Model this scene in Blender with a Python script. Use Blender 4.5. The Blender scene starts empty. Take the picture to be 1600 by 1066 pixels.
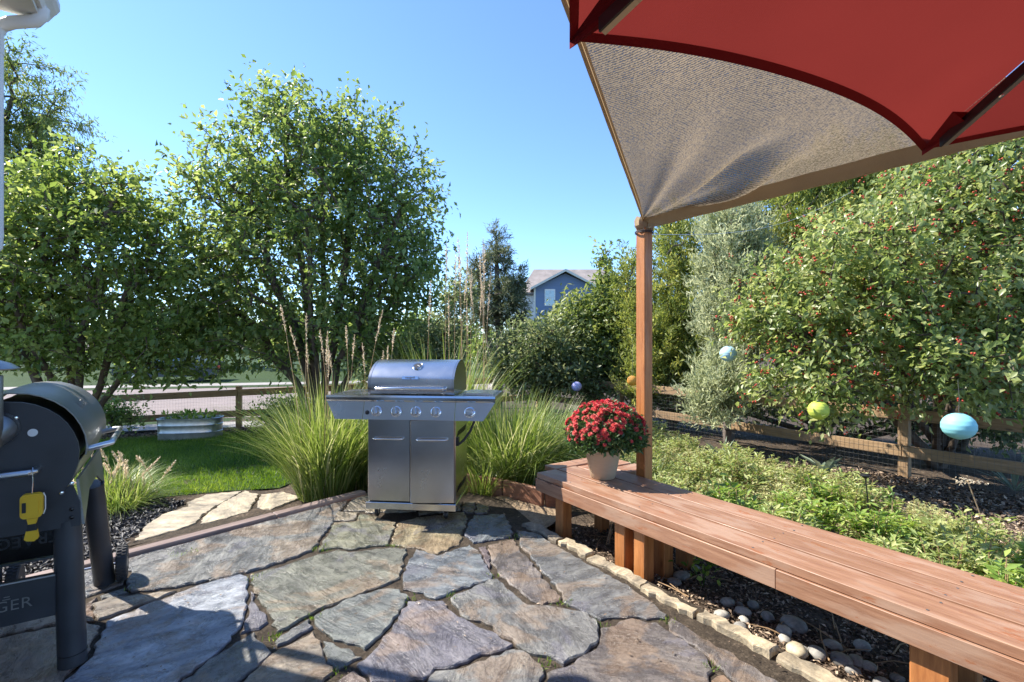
import bpy, bmesh, math, random
import numpy as np
from mathutils import Vector, Matrix, Quaternion, noise as mnoise

R = math.radians
S = bpy.context.scene
COL = S.collection
H, F, HY = 1.4, 777.8, 533.0          # eye height (m), focal length (px of the 1600 px photo), horizon row

# ------------------------------------------------------------------ camera
cam_d = bpy.data.cameras.new('camera')
cam_d.sensor_width = 36.0
cam_d.lens = 36.0 * F / 1600.0
cam_d.clip_start = 0.05
cam_d.clip_end = 2000.0
cam = bpy.data.objects.new('camera', cam_d)
COL.objects.link(cam)
cam.location = (0, 0, H)
cam.rotation_euler = (R(90), 0, 0)
S.camera = cam

# ------------------------------------------------------------------ sky and sun
SUN_EL = R(47)
SUN_H = Vector((-0.955, 0.297, 0)).normalized()
TO_SUN = (SUN_H * math.cos(SUN_EL) + Vector((0, 0, math.sin(SUN_EL)))).normalized()
world = bpy.data.worlds.new('World')
S.world = world
world.use_nodes = True
wn = world.node_tree
wn.nodes.clear()
sky = wn.nodes.new('ShaderNodeTexSky')
sky.sky_type = 'NISHITA'
sky.sun_disc = False
sky.sun_elevation = SUN_EL
sky.sun_rotation = math.atan2(SUN_H.x, SUN_H.y)
sky.altitude = 1700
sky.air_density = 1.0
sky.dust_density = 0.25
sky.ozone_density = 7.0
bg = wn.nodes.new('ShaderNodeBackground')
bg.inputs['Strength'].default_value = 0.15
wo = wn.nodes.new('ShaderNodeOutputWorld')
wn.links.new(sky.outputs[0], bg.inputs['Color'])
wn.links.new(bg.outputs[0], wo.inputs['Surface'])
sun_d = bpy.data.lights.new('sun', 'SUN')
sun_d.energy = 4.4
sun_d.angle = R(0.53)
sun_d.color = (1.0, 0.93, 0.82)
sun = bpy.data.objects.new('sun', sun_d)
COL.objects.link(sun)
sun.rotation_euler = TO_SUN.to_track_quat('Z', 'Y').to_euler()
sun.location = TO_SUN * 30
S.view_settings.view_transform = 'Standard'
S.view_settings.look = 'None'
S.view_settings.gamma = 1.0
S.view_settings.exposure = 1.25
S.view_settings.use_curve_mapping = False
S.cycles.max_bounces = 8
S.cycles.transparent_max_bounces = 12

# ------------------------------------------------------------------ coordinates
def gp(px, py, z=0.0):
    """point of the level z that the photo shows at a pixel"""
    y = F * (H - z) / (py - HY)
    return Vector(((px - 800.0) / F * y, y, z))

def at(px, py, y):
    return Vector(((px - 800.0) / F * y, y, H - (py - HY) / F * y))

BD = Vector((0.56, -0.8286, 0)).normalized()     # along the bench (and the house)
BP = Vector((0.8286, 0.56, 0)).normalized()      # across the bench, away from the patio
BO = Vector((0.193, 3.87, 0))
def bench_pt(t, q, z=0.0):
    return BO + BD * t + BP * q + Vector((0, 0, z))

EB0 = Vector((-2.54, 3.138, 0)); ED = Vector((0.652, 0.758, 0)).normalized(); EN = Vector((-ED.y, ED.x, 0))
def gz(x, y):
    x = np.asarray(x, float); y = np.asarray(y, float)
    s = (x - EB0.x) * EN.x + (y - EB0.y) * EN.y
    q = (x - BO.x) * BP.x + (y - BO.y) * BP.y
    za = np.where(s > 0, -0.12 - 0.05 * s, -0.08)
    zb = np.where(q > 0, -0.08 - 0.045 * q, -0.08)
    return np.clip(np.minimum(za, zb), -0.62, 0)
def gz1(x, y):
    return float(gz(x, y))

# ------------------------------------------------------------------ materials
def new_mat(name):
    m = bpy.data.materials.new(name)
    m.use_nodes = True
    nt = m.node_tree
    nt.nodes.clear()
    out = nt.nodes.new('ShaderNodeOutputMaterial')
    return m, nt, out

def node(nt, typ, **kw):
    n = nt.nodes.new(typ)
    for k, v in kw.items():
        if k.startswith('i_'):
            key = k[2:].replace('_', ' ')
            n.inputs[key].default_value = v
        else:
            setattr(n, k, v)
    return n

def ramp(nt, stops, interp='LINEAR'):
    n = nt.nodes.new('ShaderNodeValToRGB')
    cr = n.color_ramp
    cr.interpolation = interp
    while len(cr.elements) > 1:
        cr.elements.remove(cr.elements[-1])
    for i, (p, c) in enumerate(stops):
        e = cr.elements[0] if i == 0 else cr.elements.new(p)
        e.position = p
        e.color = (c[0], c[1], c[2], 1)
    return n

def plain(name, col, rough=0.5, metal=0.0, var=0.12, scale=6.0, bump=0.0, bscale=60.0, stretch=(1, 1, 1), spec=0.5, rvar=0.1):
    """principled material with soft colour and gloss variation and an optional fine relief"""
    m, nt, out = new_mat(name)
    L = nt.links.new
    p = node(nt, 'ShaderNodeBsdfPrincipled')
    p.inputs['Metallic'].default_value = metal
    p.inputs['Specular IOR Level'].default_value = spec
    tc = node(nt, 'ShaderNodeTexCoord')
    mp = node(nt, 'ShaderNodeMapping')
    mp.inputs['Scale'].default_value = stretch
    L(tc.outputs['Object'], mp.inputs['Vector'])
    nz = node(nt, 'ShaderNodeTexNoise')
    nz.inputs['Scale'].default_value = scale
    nz.inputs['Detail'].default_value = 6
    L(mp.outputs[0], nz.inputs['Vector'])
    a = [max(0, c * (1 - var)) for c in col]; b = [min(1, c * (1 + var)) for c in col]
    r = ramp(nt, [(0.3, a), (0.7, b)])
    L(nz.outputs['Fac'], r.inputs[0])
    L(r.outputs[0], p.inputs['Base Color'])
    mr = node(nt, 'ShaderNodeMapRange')
    mr.inputs['To Min'].default_value = max(0.02, rough - rvar); mr.inputs['To Max'].default_value = min(1, rough + rvar)
    L(nz.outputs['Fac'], mr.inputs['Value'])
    L(mr.outputs[0], p.inputs['Roughness'])
    if bump > 0:
        n2 = node(nt, 'ShaderNodeTexNoise')
        n2.inputs['Scale'].default_value = bscale; n2.inputs['Detail'].default_value = 4
        L(mp.outputs[0], n2.inputs['Vector'])
        bp = node(nt, 'ShaderNodeBump')
        bp.inputs['Strength'].default_value = bump
        bp.inputs['Distance'].default_value = 0.01
        L(n2.outputs['Fac'], bp.inputs['Height'])
        L(bp.outputs[0], p.inputs['Normal'])
    L(p.outputs[0], out.inputs['Surface'])
    return m

def leaf_mat(name, stops, rough=0.45, trans=0.35, spec=0.55, gain=1.22):
    m, nt, out = new_mat(name)
    L = nt.links.new
    at_ = node(nt, 'ShaderNodeAttribute', attribute_name='tint')
    r = ramp(nt, [(p_, [min(1, v_ * gain) for v_ in c_]) for p_, c_ in stops])
    L(at_.outputs['Fac'], r.inputs[0])
    p = node(nt, 'ShaderNodeBsdfPrincipled')
    p.inputs['Roughness'].default_value = rough
    p.inputs['Specular IOR Level'].default_value = spec
    L(r.outputs[0], p.inputs['Base Color'])
    t = node(nt, 'ShaderNodeBsdfTranslucent')
    hs = node(nt, 'ShaderNodeHueSaturation')
    hs.inputs['Hue'].default_value = 0.48
    hs.inputs['Saturation'].default_value = 1.1
    hs.inputs['Value'].default_value = 1.5
    L(r.outputs[0], hs.inputs['Color'])
    L(hs.outputs[0], t.inputs['Color'])
    mx = node(nt, 'ShaderNodeMixShader')
    mx.inputs[0].default_value = trans
    L(p.outputs[0], mx.inputs[1]); L(t.outputs[0], mx.inputs[2])
    L(mx.outputs[0], out.inputs['Surface'])
    return m

def wood_mat(name, c_lo, c_hi, rough=0.5, grain=1.0, wet=0.0, worn=None):
    """boards run along their own X axis"""
    m, nt, out = new_mat(name)
    L = nt.links.new
    tc = node(nt, 'ShaderNodeTexCoord')
    oi = node(nt, 'ShaderNodeObjectInfo')
    ad = node(nt, 'ShaderNodeVectorMath', operation='ADD')
    cb = node(nt, 'ShaderNodeCombineXYZ')
    ml = node(nt, 'ShaderNodeMath', operation='MULTIPLY'); ml.inputs[1].default_value = 37.0
    L(oi.outputs['Random'], ml.inputs[0])
    L(ml.outputs[0], cb.inputs[0]); L(ml.outputs[0], cb.inputs[1])
    L(tc.outputs['Object'], ad.inputs[0]); L(cb.outputs[0], ad.inputs[1])
    mp = node(nt, 'ShaderNodeMapping'); mp.inputs['Scale'].default_value = (2.2, 30 * grain, 30 * grain)
    L(ad.outputs[0], mp.inputs['Vector'])
    nz = node(nt, 'ShaderNodeTexNoise'); nz.inputs['Scale'].default_value = 1.6; nz.inputs['Detail'].default_value = 12; nz.inputs['Roughness'].default_value = 0.72; nz.inputs['Distortion'].default_value = 0.5
    L(mp.outputs[0], nz.inputs['Vector'])
    r = ramp(nt, [(0.28, c_lo), (0.5, [(a + b) / 2 for a, b in zip(c_lo, c_hi)]), (0.72, c_hi)])
    L(nz.outputs['Fac'], r.inputs[0])
    big = node(nt, 'ShaderNodeTexNoise'); big.inputs['Scale'].default_value = 3.5; big.inputs['Detail'].default_value = 5
    mp2 = node(nt, 'ShaderNodeMapping'); mp2.inputs['Scale'].default_value = (1, 4, 4)
    L(ad.outputs[0], mp2.inputs['Vector']); L(mp2.outputs[0], big.inputs['Vector'])
    col = r.outputs[0]
    if worn:
        rw = ramp(nt, [(0.5, (0, 0, 0)), (0.62, (1, 1, 1))])
        L(big.outputs['Fac'], rw.inputs[0])
        mx = node(nt, 'ShaderNodeMixRGB'); mx.inputs[2].default_value = (*worn, 1)
        mf = node(nt, 'ShaderNodeMath', operation='MULTIPLY'); mf.inputs[1].default_value = 0.55
        L(rw.outputs[0], mf.inputs[0]); L(mf.outputs[0], mx.inputs[0]); L(col, mx.inputs[1])
        col = mx.outputs[0]
    if wet > 0.15:
        sp_ = node(nt, 'ShaderNodeTexNoise'); sp_.inputs['Scale'].default_value = 9; sp_.inputs['Detail'].default_value = 9; sp_.inputs['Roughness'].default_value = 0.65
        mp3 = node(nt, 'ShaderNodeMapping'); mp3.inputs['Scale'].default_value = (0.55, 1.6, 1.6)
        L(ad.outputs[0], mp3.inputs['Vector']); L(mp3.outputs[0], sp_.inputs['Vector'])
        rs_ = ramp(nt, [(0.60, (0, 0, 0)), (0.635, (1, 1, 1))]); L(sp_.outputs['Fac'], rs_.inputs[0])
        fs_ = node(nt, 'ShaderNodeMath', operation='MULTIPLY'); fs_.inputs[1].default_value = 0.75; L(rs_.outputs[0], fs_.inputs[0])
        ms_ = node(nt, 'ShaderNodeMixRGB'); ms_.inputs[2].default_value = (0.30, 0.105, 0.04, 1)
        L(fs_.outputs[0], ms_.inputs[0]); L(col, ms_.inputs[1]); col = ms_.outputs[0]
    vk = node(nt, 'ShaderNodeTexVoronoi'); vk.inputs['Scale'].default_value = 3.0
    mk = node(nt, 'ShaderNodeMapping'); mk.inputs['Scale'].default_value = (0.75, 2.2, 2.2)
    L(ad.outputs[0], mk.inputs['Vector']); L(mk.outputs[0], vk.inputs['Vector'])
    rk = ramp(nt, [(0.05, (1, 1, 1)), (0.085, (0.25, 0.25, 0.25)), (0.12, (0, 0, 0))]); L(vk.outputs['Distance'], rk.inputs[0])
    fk = node(nt, 'ShaderNodeMath', operation='MULTIPLY'); fk.inputs[1].default_value = 0.7; L(rk.outputs[0], fk.inputs[0])
    kx = node(nt, 'ShaderNodeMixRGB'); kx.inputs[2].default_value = (c_lo[0] * .4, c_lo[1] * .4, c_lo[2] * .4, 1)
    L(fk.outputs[0], kx.inputs[0]); L(col, kx.inputs[1]); col = kx.outputs[0]
    vr = node(nt, 'ShaderNodeMapRange'); vr.inputs['To Min'].default_value = 0.85; vr.inputs['To Max'].default_value = 1.12
    L(oi.outputs['Random'], vr.inputs['Value'])
    hv = node(nt, 'ShaderNodeHueSaturation'); L(vr.outputs[0], hv.inputs['Value']); L(col, hv.inputs['Color'])
    p = node(nt, 'ShaderNodeBsdfPrincipled')
    L(hv.outputs[0], p.inputs['Base Color'])
    mr = node(nt, 'ShaderNodeMapRange'); mr.inputs['From Min'].default_value = 0.35; mr.inputs['From Max'].default_value = 0.65
    mr.inputs['To Min'].default_value = rough - wet; mr.inputs['To Max'].default_value = rough + 0.12
    L(big.outputs['Fac'], mr.inputs['Value']); L(mr.outputs[0], p.inputs['Roughness'])
    bp = node(nt, 'ShaderNodeBump'); bp.inputs['Strength'].default_value = 0.35; bp.inputs['Distance'].default_value = 0.004
    L(nz.outputs['Fac'], bp.inputs['Height']); L(bp.outputs[0], p.inputs['Normal'])
    L(p.outputs[0], out.inputs['Surface'])
    return m

def stone_mat(name, rough_lo=0.2, rough_hi=0.6, bump=0.6, patch=True):
    """cleft flagstone: object colour with mineral patches, streaks and layered relief"""
    m, nt, out = new_mat(name)
    L = nt.links.new
    geo = node(nt, 'ShaderNodeNewGeometry')
    oi = node(nt, 'ShaderNodeObjectInfo')
    rot = node(nt, 'ShaderNodeVectorRotate', rotation_type='Z_AXIS')      # each stone turned its own way
    an = node(nt, 'ShaderNodeMath', operation='MULTIPLY'); an.inputs[1].default_value = 6.28
    L(oi.outputs['Random'], an.inputs[0]); L(geo.outputs['Position'], rot.inputs['Vector']); L(an.outputs[0], rot.inputs['Angle'])
    def nz(scale, detail, rough, dist, vec):
        n = node(nt, 'ShaderNodeTexNoise')
        n.inputs['Scale'].default_value = scale; n.inputs['Detail'].default_value = detail
        n.inputs['Roughness'].default_value = rough; n.inputs['Distortion'].default_value = dist
        L(vec, n.inputs['Vector'])
        return n
    mp = node(nt, 'ShaderNodeMapping'); mp.inputs['Scale'].default_value = (1.7, 5.2, 3)
    L(rot.outputs[0], mp.inputs['Vector'])
    n1 = nz(1.7, 13, 0.70, 0.55, mp.outputs[0])           # cleft layers
    n2 = nz(2.4, 8, 0.6, 0.7, rot.outputs[0])            # mineral patches
    n3 = nz(48, 6, 0.7, 0.2, geo.outputs['Position'])    # grit
    n4 = nz(9, 10, 0.74, 0.5, rot.outputs[0])             # blotches
    r1 = ramp(nt, [(0.32, (0.38, 0.38, 0.40)), (0.45, (0.85, 0.85, 0.86)), (0.54, (1.12, 1.11, 1.08)), (0.68, (1.75, 1.72, 1.62))])
    L(n1.outputs['Fac'], r1.inputs[0])
    m1 = node(nt, 'ShaderNodeMixRGB', blend_type='MULTIPLY'); m1.inputs[0].default_value = 1
    L(oi.outputs['Color'], m1.inputs[1]); L(r1.outputs[0], m1.inputs[2])
    col = m1.outputs[0]
    if patch:
        r2 = ramp(nt, [(0.53, (0, 0, 0)), (0.585, (1, 1, 1))])
        L(n2.outputs['Fac'], r2.inputs[0])
        f2 = node(nt, 'ShaderNodeMath', operation='MULTIPLY'); f2.inputs[1].default_value = 0.42
        L(r2.outputs[0], f2.inputs[0])
        m2 = node(nt, 'ShaderNodeMixRGB'); m2.inputs[2].default_value = (0.30, 0.20, 0.12, 1)
        L(f2.outputs[0], m2.inputs[0]); L(col, m2.inputs[1])
        r3 = ramp(nt, [(0.39, (1, 1, 1)), (0.435, (0, 0, 0))])
        L(n2.outputs['Fac'], r3.inputs[0])
        f3 = node(nt, 'ShaderNodeMath', operation='MULTIPLY'); f3.inputs[1].default_value = 0.5
        L(r3.outputs[0], f3.inputs[0])
        m3 = node(nt, 'ShaderNodeMixRGB'); m3.inputs[2].default_value = (0.15, 0.145, 0.18, 1)
        L(f3.outputs[0], m3.inputs[0]); L(m2.outputs[0], m3.inputs[1])
        col = m3.outputs[0]
    r4 = ramp(nt, [(0.32, (0.45, 0.45, 0.45)), (0.5, (0.98, 0.98, 0.98)), (0.68, (1.38, 1.37, 1.33))])
    L(n4.outputs['Fac'], r4.inputs[0])
    m5 = node(nt, 'ShaderNodeMixRGB', blend_type='MULTIPLY'); m5.inputs[0].default_value = 0.8
    L(col, m5.inputs[1]); L(r4.outputs[0], m5.inputs[2])
    m4 = node(nt, 'ShaderNodeMixRGB', blend_type='OVERLAY'); m4.inputs[0].default_value = 0.45
    L(m5.outputs[0], m4.inputs[1]); L(n3.outputs['Fac'], m4.inputs[2])
    p = node(nt, 'ShaderNodeBsdfPrincipled')
    L(m4.outputs[0], p.inputs['Base Color'])
    mr = node(nt, 'ShaderNodeMapRange'); mr.inputs['From Min'].default_value = 0.38; mr.inputs['From Max'].default_value = 0.62
    mr.inputs['To Min'].default_value = rough_lo; mr.inputs['To Max'].default_value = rough_hi
    L(n4.outputs['Fac'], mr.inputs['Value']); L(mr.outputs[0], p.inputs['Roughness'])
    # terraces of split layers: stepped noise
    st = node(nt, 'ShaderNodeMath', operation='MULTIPLY'); st.inputs[1].default_value = 14
    fl = node(nt, 'ShaderNodeMath', operation='FLOOR')
    L(n1.outputs['Fac'], st.inputs[0]); L(st.outputs[0], fl.inputs[0])
    sm = node(nt, 'ShaderNodeMath', operation='MULTIPLY'); sm.inputs[1].default_value = 0.10
    L(fl.outputs[0], sm.inputs[0])
    s2 = node(nt, 'ShaderNodeMath', operation='ADD')
    L(sm.outputs[0], s2.inputs[0]); L(n1.outputs['Fac'], s2.inputs[1])
    s4 = node(nt, 'ShaderNodeMath', operation='MULTIPLY_ADD'); s4.inputs[1].default_value = 0.35
    L(n4.outputs['Fac'], s4.inputs[0]); L(s2.outputs[0], s4.inputs[2])
    s3 = node(nt, 'ShaderNodeMath', operation='MULTIPLY_ADD'); s3.inputs[1].default_value = 0.10
    L(n3.outputs['Fac'], s3.inputs[0]); L(s4.outputs[0], s3.inputs[2])
    bp = node(nt, 'ShaderNodeBump'); bp.inputs['Strength'].default_value = bump; bp.inputs['Distance'].default_value = 0.030
    L(s3.outputs[0], bp.inputs['Height']); L(bp.outputs[0], p.inputs['Normal'])
    L(p.outputs[0], out.inputs['Surface'])
    return m

def soil_mat(name, stops, scale=9.0, bump=0.8, fine=90.0):
    m, nt, out = new_mat(name)
    L = nt.links.new
    geo = node(nt, 'ShaderNodeNewGeometry')
    n1 = node(nt, 'ShaderNodeTexNoise'); n1.inputs['Scale'].default_value = scale; n1.inputs['Detail'].default_value = 10; n1.inputs['Roughness'].default_value = 0.7
    n2 = node(nt, 'ShaderNodeTexVoronoi'); n2.inputs['Scale'].default_value = fine
    n3 = node(nt, 'ShaderNodeTexNoise'); n3.inputs['Scale'].default_value = 0.7; n3.inputs['Detail'].default_value = 4
    for n in (n1, n2, n3):
        L(geo.outputs['Position'], n.inputs['Vector'])
    r = ramp(nt, stops)
    a = node(nt, 'ShaderNodeMath', operation='MULTIPLY_ADD'); a.inputs[1].default_value = 0.35; 
    L(n2.outputs['Color'], a.inputs[0]); 
    b = node(nt, 'ShaderNodeMath', operation='MULTIPLY_ADD'); b.inputs[1].default_value = 0.75; b.inputs[2].default_value = -0.12
    L(n1.outputs['Fac'], b.inputs[0]); L(b.outputs[0], a.inputs[2])
    L(a.outputs[0], r.inputs[0])
    mm = node(nt, 'ShaderNodeMapRange'); mm.inputs['To Min'].default_value = 0.75; mm.inputs['To Max'].default_value = 1.2
    L(n3.outputs['Fac'], mm.inputs['Value'])
    hv = node(nt, 'ShaderNodeHueSaturation'); L(r.outputs[0], hv.inputs['Color']); L(mm.outputs[0], hv.inputs['Value'])
    p = node(nt, 'ShaderNodeBsdfPrincipled'); p.inputs['Roughness'].default_value = 0.9; p.inputs['Specular IOR Level'].default_value = 0.2
    L(hv.outputs[0], p.inputs['Base Color'])
    bp = node(nt, 'ShaderNodeBump'); bp.inputs['Strength'].default_value = bump; bp.inputs['Distance'].default_value = 0.03
    L(a.outputs[0], bp.inputs['Height']); L(bp.outputs[0], p.inputs['Normal'])
    L(p.outputs[0], out.inputs['Surface'])
    return m

def fabric_mat(name, col, trans=0.4, knit=0.0, alpha=0.0, rough=0.85, scale=420.0, dark=0.35, flatz=0.0):
    m, nt, out = new_mat(name)
    L = nt.links.new
    tc = node(nt, 'ShaderNodeTexCoord')
    w1 = node(nt, 'ShaderNodeTexWave', wave_type='BANDS', bands_direction='DIAGONAL')
    w1.inputs['Scale'].default_value = scale / 6.28; w1.inputs['Distortion'].default_value = 2.0 + 3 * knit; w1.inputs['Detail'].default_value = 2; w1.inputs['Detail Scale'].default_value = 3
    mpf = node(nt, 'ShaderNodeMapping'); mpf.inputs['Scale'].default_value = (1, 1, flatz)
    L(tc.outputs['Object'], mpf.inputs['Vector'])
    L(mpf.outputs[0], w1.inputs['Vector'])
    nz = node(nt, 'ShaderNodeTexNoise'); nz.inputs['Scale'].default_value = scale * 0.4; nz.inputs['Detail'].default_value = 3
    L(mpf.outputs[0], nz.inputs['Vector'])
    big = node(nt, 'ShaderNodeTexNoise'); big.inputs['Scale'].default_value = 2.5
    L(tc.outputs['Object'], big.inputs['Vector'])
    mu = node(nt, 'ShaderNodeMath', operation='MULTIPLY')
    L(w1.outputs['Fac'], mu.inputs[0]); L(nz.outputs['Fac'], mu.inputs[1])
    r = ramp(nt, [(0.06, [c * (1 - knit * (1 - dark)) for c in col]), (0.34, col)])
    L(mu.outputs[0], r.inputs[0])
    mm = node(nt, 'ShaderNodeMapRange'); mm.inputs['To Min'].default_value = 0.82; mm.inputs['To Max'].default_value = 1.16
    L(big.outputs['Fac'], mm.inputs['Value'])
    hv = node(nt, 'ShaderNodeHueSaturation'); L(r.outputs[0], hv.inputs['Color']); L(mm.outputs[0], hv.inputs['Value'])
    p = node(nt, 'ShaderNodeBsdfPrincipled'); p.inputs['Roughness'].default_value = rough; p.inputs['Specular IOR Level'].default_value = 0.15
    t = node(nt, 'ShaderNodeBsdfTranslucent')
    L(hv.outputs[0], p.inputs['Base Color']); L(hv.outputs[0], t.inputs['Color'])
    bp = node(nt, 'ShaderNodeBump'); bp.inputs['Strength'].default_value = 0.3 + knit * 0.4; bp.inputs['Distance'].default_value = 0.003
    L(mu.outputs[0], bp.inputs['Height']); L(bp.outputs[0], p.inputs['Normal'])
    mx = node(nt, 'ShaderNodeMixShader'); mx.inputs[0].default_value = trans
    L(p.outputs[0], mx.inputs[1]); L(t.outputs[0], mx.inputs[2])
    res = mx.outputs[0]
    if alpha > 0:
        tr = node(nt, 'ShaderNodeBsdfTransparent')
        ra = ramp(nt, [(0.03, (alpha, alpha, alpha)), (0.07, (0, 0, 0))])
        L(mu.outputs[0], ra.inputs[0])
        m2 = node(nt, 'ShaderNodeMixShader')
        L(ra.outputs[0], m2.inputs[0]); L(res, m2.inputs[1]); L(tr.outputs[0], m2.inputs[2])
        res = m2.outputs[0]
    L(res, out.inputs['Surface'])
    return m

def steel_mat(name, col=(0.62, 0.63, 0.65), rough=0.26, axis='x'):
    m, nt, out = new_mat(name)
    L = nt.links.new
    tc = node(nt, 'ShaderNodeTexCoord')
    mp = node(nt, 'ShaderNodeMapping')
    mp.inputs['Scale'].default_value = (3, 400, 400) if axis == 'x' else (400, 400, 3)
    L(tc.outputs['Object'], mp.inputs['Vector'])
    nz = node(nt, 'ShaderNodeTexNoise'); nz.inputs['Scale'].default_value = 1.0; nz.inputs['Detail'].default_value = 3
    L(mp.outputs[0], nz.inputs['Vector'])
    sm = node(nt, 'ShaderNodeTexNoise'); sm.inputs['Scale'].default_value = 5.0; sm.inputs['Detail'].default_value = 5
    L(tc.outputs['Object'], sm.inputs['Vector'])
    p = node(nt, 'ShaderNodeBsdfPrincipled'); p.inputs['Metallic'].default_value = 1
    r = ramp(nt, [(0.3, [c * 0.9 for c in col]), (0.7, col)])
    L(sm.outputs['Fac'], r.inputs[0]); L(r.outputs[0], p.inputs['Base Color'])
    mr = node(nt, 'ShaderNodeMapRange'); mr.inputs['To Min'].default_value = rough - 0.07; mr.inputs['To Max'].default_value = rough + 0.09
    L(sm.outputs['Fac'], mr.inputs['Value']); L(mr.outputs[0], p.inputs['Roughness'])
    bp = node(nt, 'ShaderNodeBump'); bp.inputs['Strength'].default_value = 0.06; bp.inputs['Distance'].default_value = 0.002
    L(nz.outputs['Fac'], bp.inputs['Height'])
    b2 = node(nt, 'ShaderNodeBump'); b2.inputs['Strength'].default_value = 0.05; b2.inputs['Distance'].default_value = 0.01
    n3 = node(nt, 'ShaderNodeTexNoise'); n3.inputs['Scale'].default_value = 2.2; n3.inputs['Detail'].default_value = 1
    L(tc.outputs['Object'], n3.inputs['Vector']); L(n3.outputs['Fac'], b2.inputs['Height'])
    L(bp.outputs[0], b2.inputs['Normal']); L(b2.outputs[0], p.inputs['Normal'])
    L(p.outputs[0], out.inputs['Surface'])
    return m

M = {}
M['flag'] = stone_mat('flagstone_cleft', 0.10, 0.48, 0.85)
M['path'] = stone_mat('path_sandstone', 0.6, 0.85, 0.35, patch=False)
M['edging'] = stone_mat('edging_limestone', 0.75, 0.95, 0.5, patch=False)
M['cobble'] = stone_mat('river_cobble', 0.5, 0.75, 0.12, patch=False)
M['sand'] = soil_mat('joint_sand', [(0.15, (0.018, 0.014, 0.011)), (0.5, (0.07, 0.055, 0.04)), (0.85, (0.21, 0.165, 0.12))], 14, 0.7, 130)
M['dirt'] = soil_mat('pale_dirt', [(0.15, (0.16, 0.11, 0.07)), (0.5, (0.36, 0.27, 0.18)), (0.85, (0.5, 0.4, 0.28))], 12, 0.6, 90)
M['soil'] = soil_mat('mulch_soil', [(0.15, (0.022, 0.017, 0.013)), (0.5, (0.10, 0.075, 0.055)), (0.85, (0.27, 0.21, 0.155))], 10, 1.0, 60)
M['turf'] = soil_mat('turf_soil', [(0.15, (0.015, 0.03, 0.008)), (0.5, (0.04, 0.075, 0.02)), (0.85, (0.075, 0.115, 0.035))], 10, 0.6, 120)
M['road'] = soil_mat('road_concrete', [(0.1, (0.20, 0.165, 0.155)), (0.5, (0.27, 0.225, 0.21)), (0.9, (0.33, 0.28, 0.26))], 3, 0.15, 40)
M['walk'] = soil_mat('walk_concrete', [(0.1, (0.26, 0.245, 0.225)), (0.5, (0.34, 0.32, 0.295)), (0.9, (0.41, 0.39, 0.36))], 4, 0.15, 40)
M['bench'] = wood_mat('bench_redwood', (0.21, 0.095, 0.054), (0.42, 0.235, 0.145), 0.58, 1.0, 0.22, (0.40, 0.275, 0.20))
M['post'] = wood_mat('cedar_post', (0.26, 0.085, 0.025), (0.55, 0.23, 0.075), 0.5, 0.8, 0.1)
M['fence'] = wood_mat('fence_timber', (0.20, 0.125, 0.065), (0.47, 0.31, 0.17), 0.75, 0.8, 0.0)
M['curb'] = wood_mat('curb_timber', (0.15, 0.10, 0.085), (0.34, 0.26, 0.235), 0.6, 0.8, 0.15)
M['curb_red'] = wood_mat('curb_redwood', (0.16, 0.065, 0.04), (0.36, 0.18, 0.11), 0.6, 0.8, 0.0)
M['steel'] = steel_mat('brushed_steel', (0.60, 0.61, 0.63), 0.24)
M['steel_v'] = steel_mat('brushed_steel_upright', (0.50, 0.50, 0.505), 0.24, 'z')
M['chrome'] = plain('chrome', (0.75, 0.76, 0.78), 0.14, 1.0, 0.05, rvar=0.05)
M['blackplastic'] = plain('black_plastic', (0.015, 0.015, 0.017), 0.4, 0, 0.2)
M['rubber'] = plain('rubber', (0.035, 0.035, 0.038), 0.7, 0, 0.2, bump=0.2)
M['dark_enamel'] = plain('charcoal_powder_coat', (0.036, 0.039, 0.046), 0.40, 0.0, 0.25, 5, 0.08, 300, rvar=0.12)
M['pewter'] = plain('pewter_paint', (0.33, 0.335, 0.33), 0.38, 0.85, 0.12, 4, 0.05, 250)
M['dull_steel'] = plain('dull_sooty_steel', (0.30, 0.29, 0.26), 0.45, 0.9, 0.2, 14)
M['black_enamel'] = plain('black_enamel', (0.008, 0.008, 0.009), 0.25, 0, 0.2, rvar=0.1)
M['alu'] = plain('satin_aluminium', (0.62, 0.64, 0.66), 0.3, 1.0, 0.08)
M['yellow'] = plain('yellow_plastic', (0.75, 0.46, 0.02), 0.4, 0, 0.06)
M['white'] = plain('white_paint', (0.78, 0.77, 0.74), 0.5, 0, 0.05)
M['cream'] = plain('cream_paint', (0.66, 0.63, 0.55), 0.5, 0, 0.06)
M['siding'] = plain('pale_siding', (0.70, 0.68, 0.62), 0.6, 0, 0.06)
M['shingle'] = plain('grey_shingle', (0.16, 0.145, 0.135), 0.9, 0, 0.3, 8, 0.5, 12)
M['shingle_far'] = plain('taupe_shingle', (0.30, 0.26, 0.235), 0.9, 0, 0.2, 1.5, 0.5, 8)
M['blue_siding'] = plain('blue_siding', (0.15, 0.21, 0.34), 0.7, 0, 0.08, 2, 0.3, 6, (0.1, 0.1, 8))
M['glass'] = plain('window_glass', (0.35, 0.42, 0.46), 0.08, 0.3, 0.1)
M['red'] = fabric_mat('red_canvas', (0.27, 0.036, 0.030), 0.32, 0.12, 0, 0.9, 900)
M['red_hem'] = fabric_mat('red_canvas_hem', (0.30, 0.025, 0.025), 0.25, 0.12, 0, 0.9, 900)
M['sail'] = fabric_mat('tan_shade_cloth', (0.38, 0.305, 0.21), 0.42, 0.9, 0.16, 0.9, 215, 0.12)
M['sail_hem'] = fabric_mat('tan_shade_cloth_double', (0.50, 0.38, 0.235), 0.42, 0.3, 0, 0.9, 500, 0.4, 2.5)
M['rib'] = plain('umbrella_rib', (0.42, 0.40, 0.34), 0.35, 0.8, 0.08)
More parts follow.
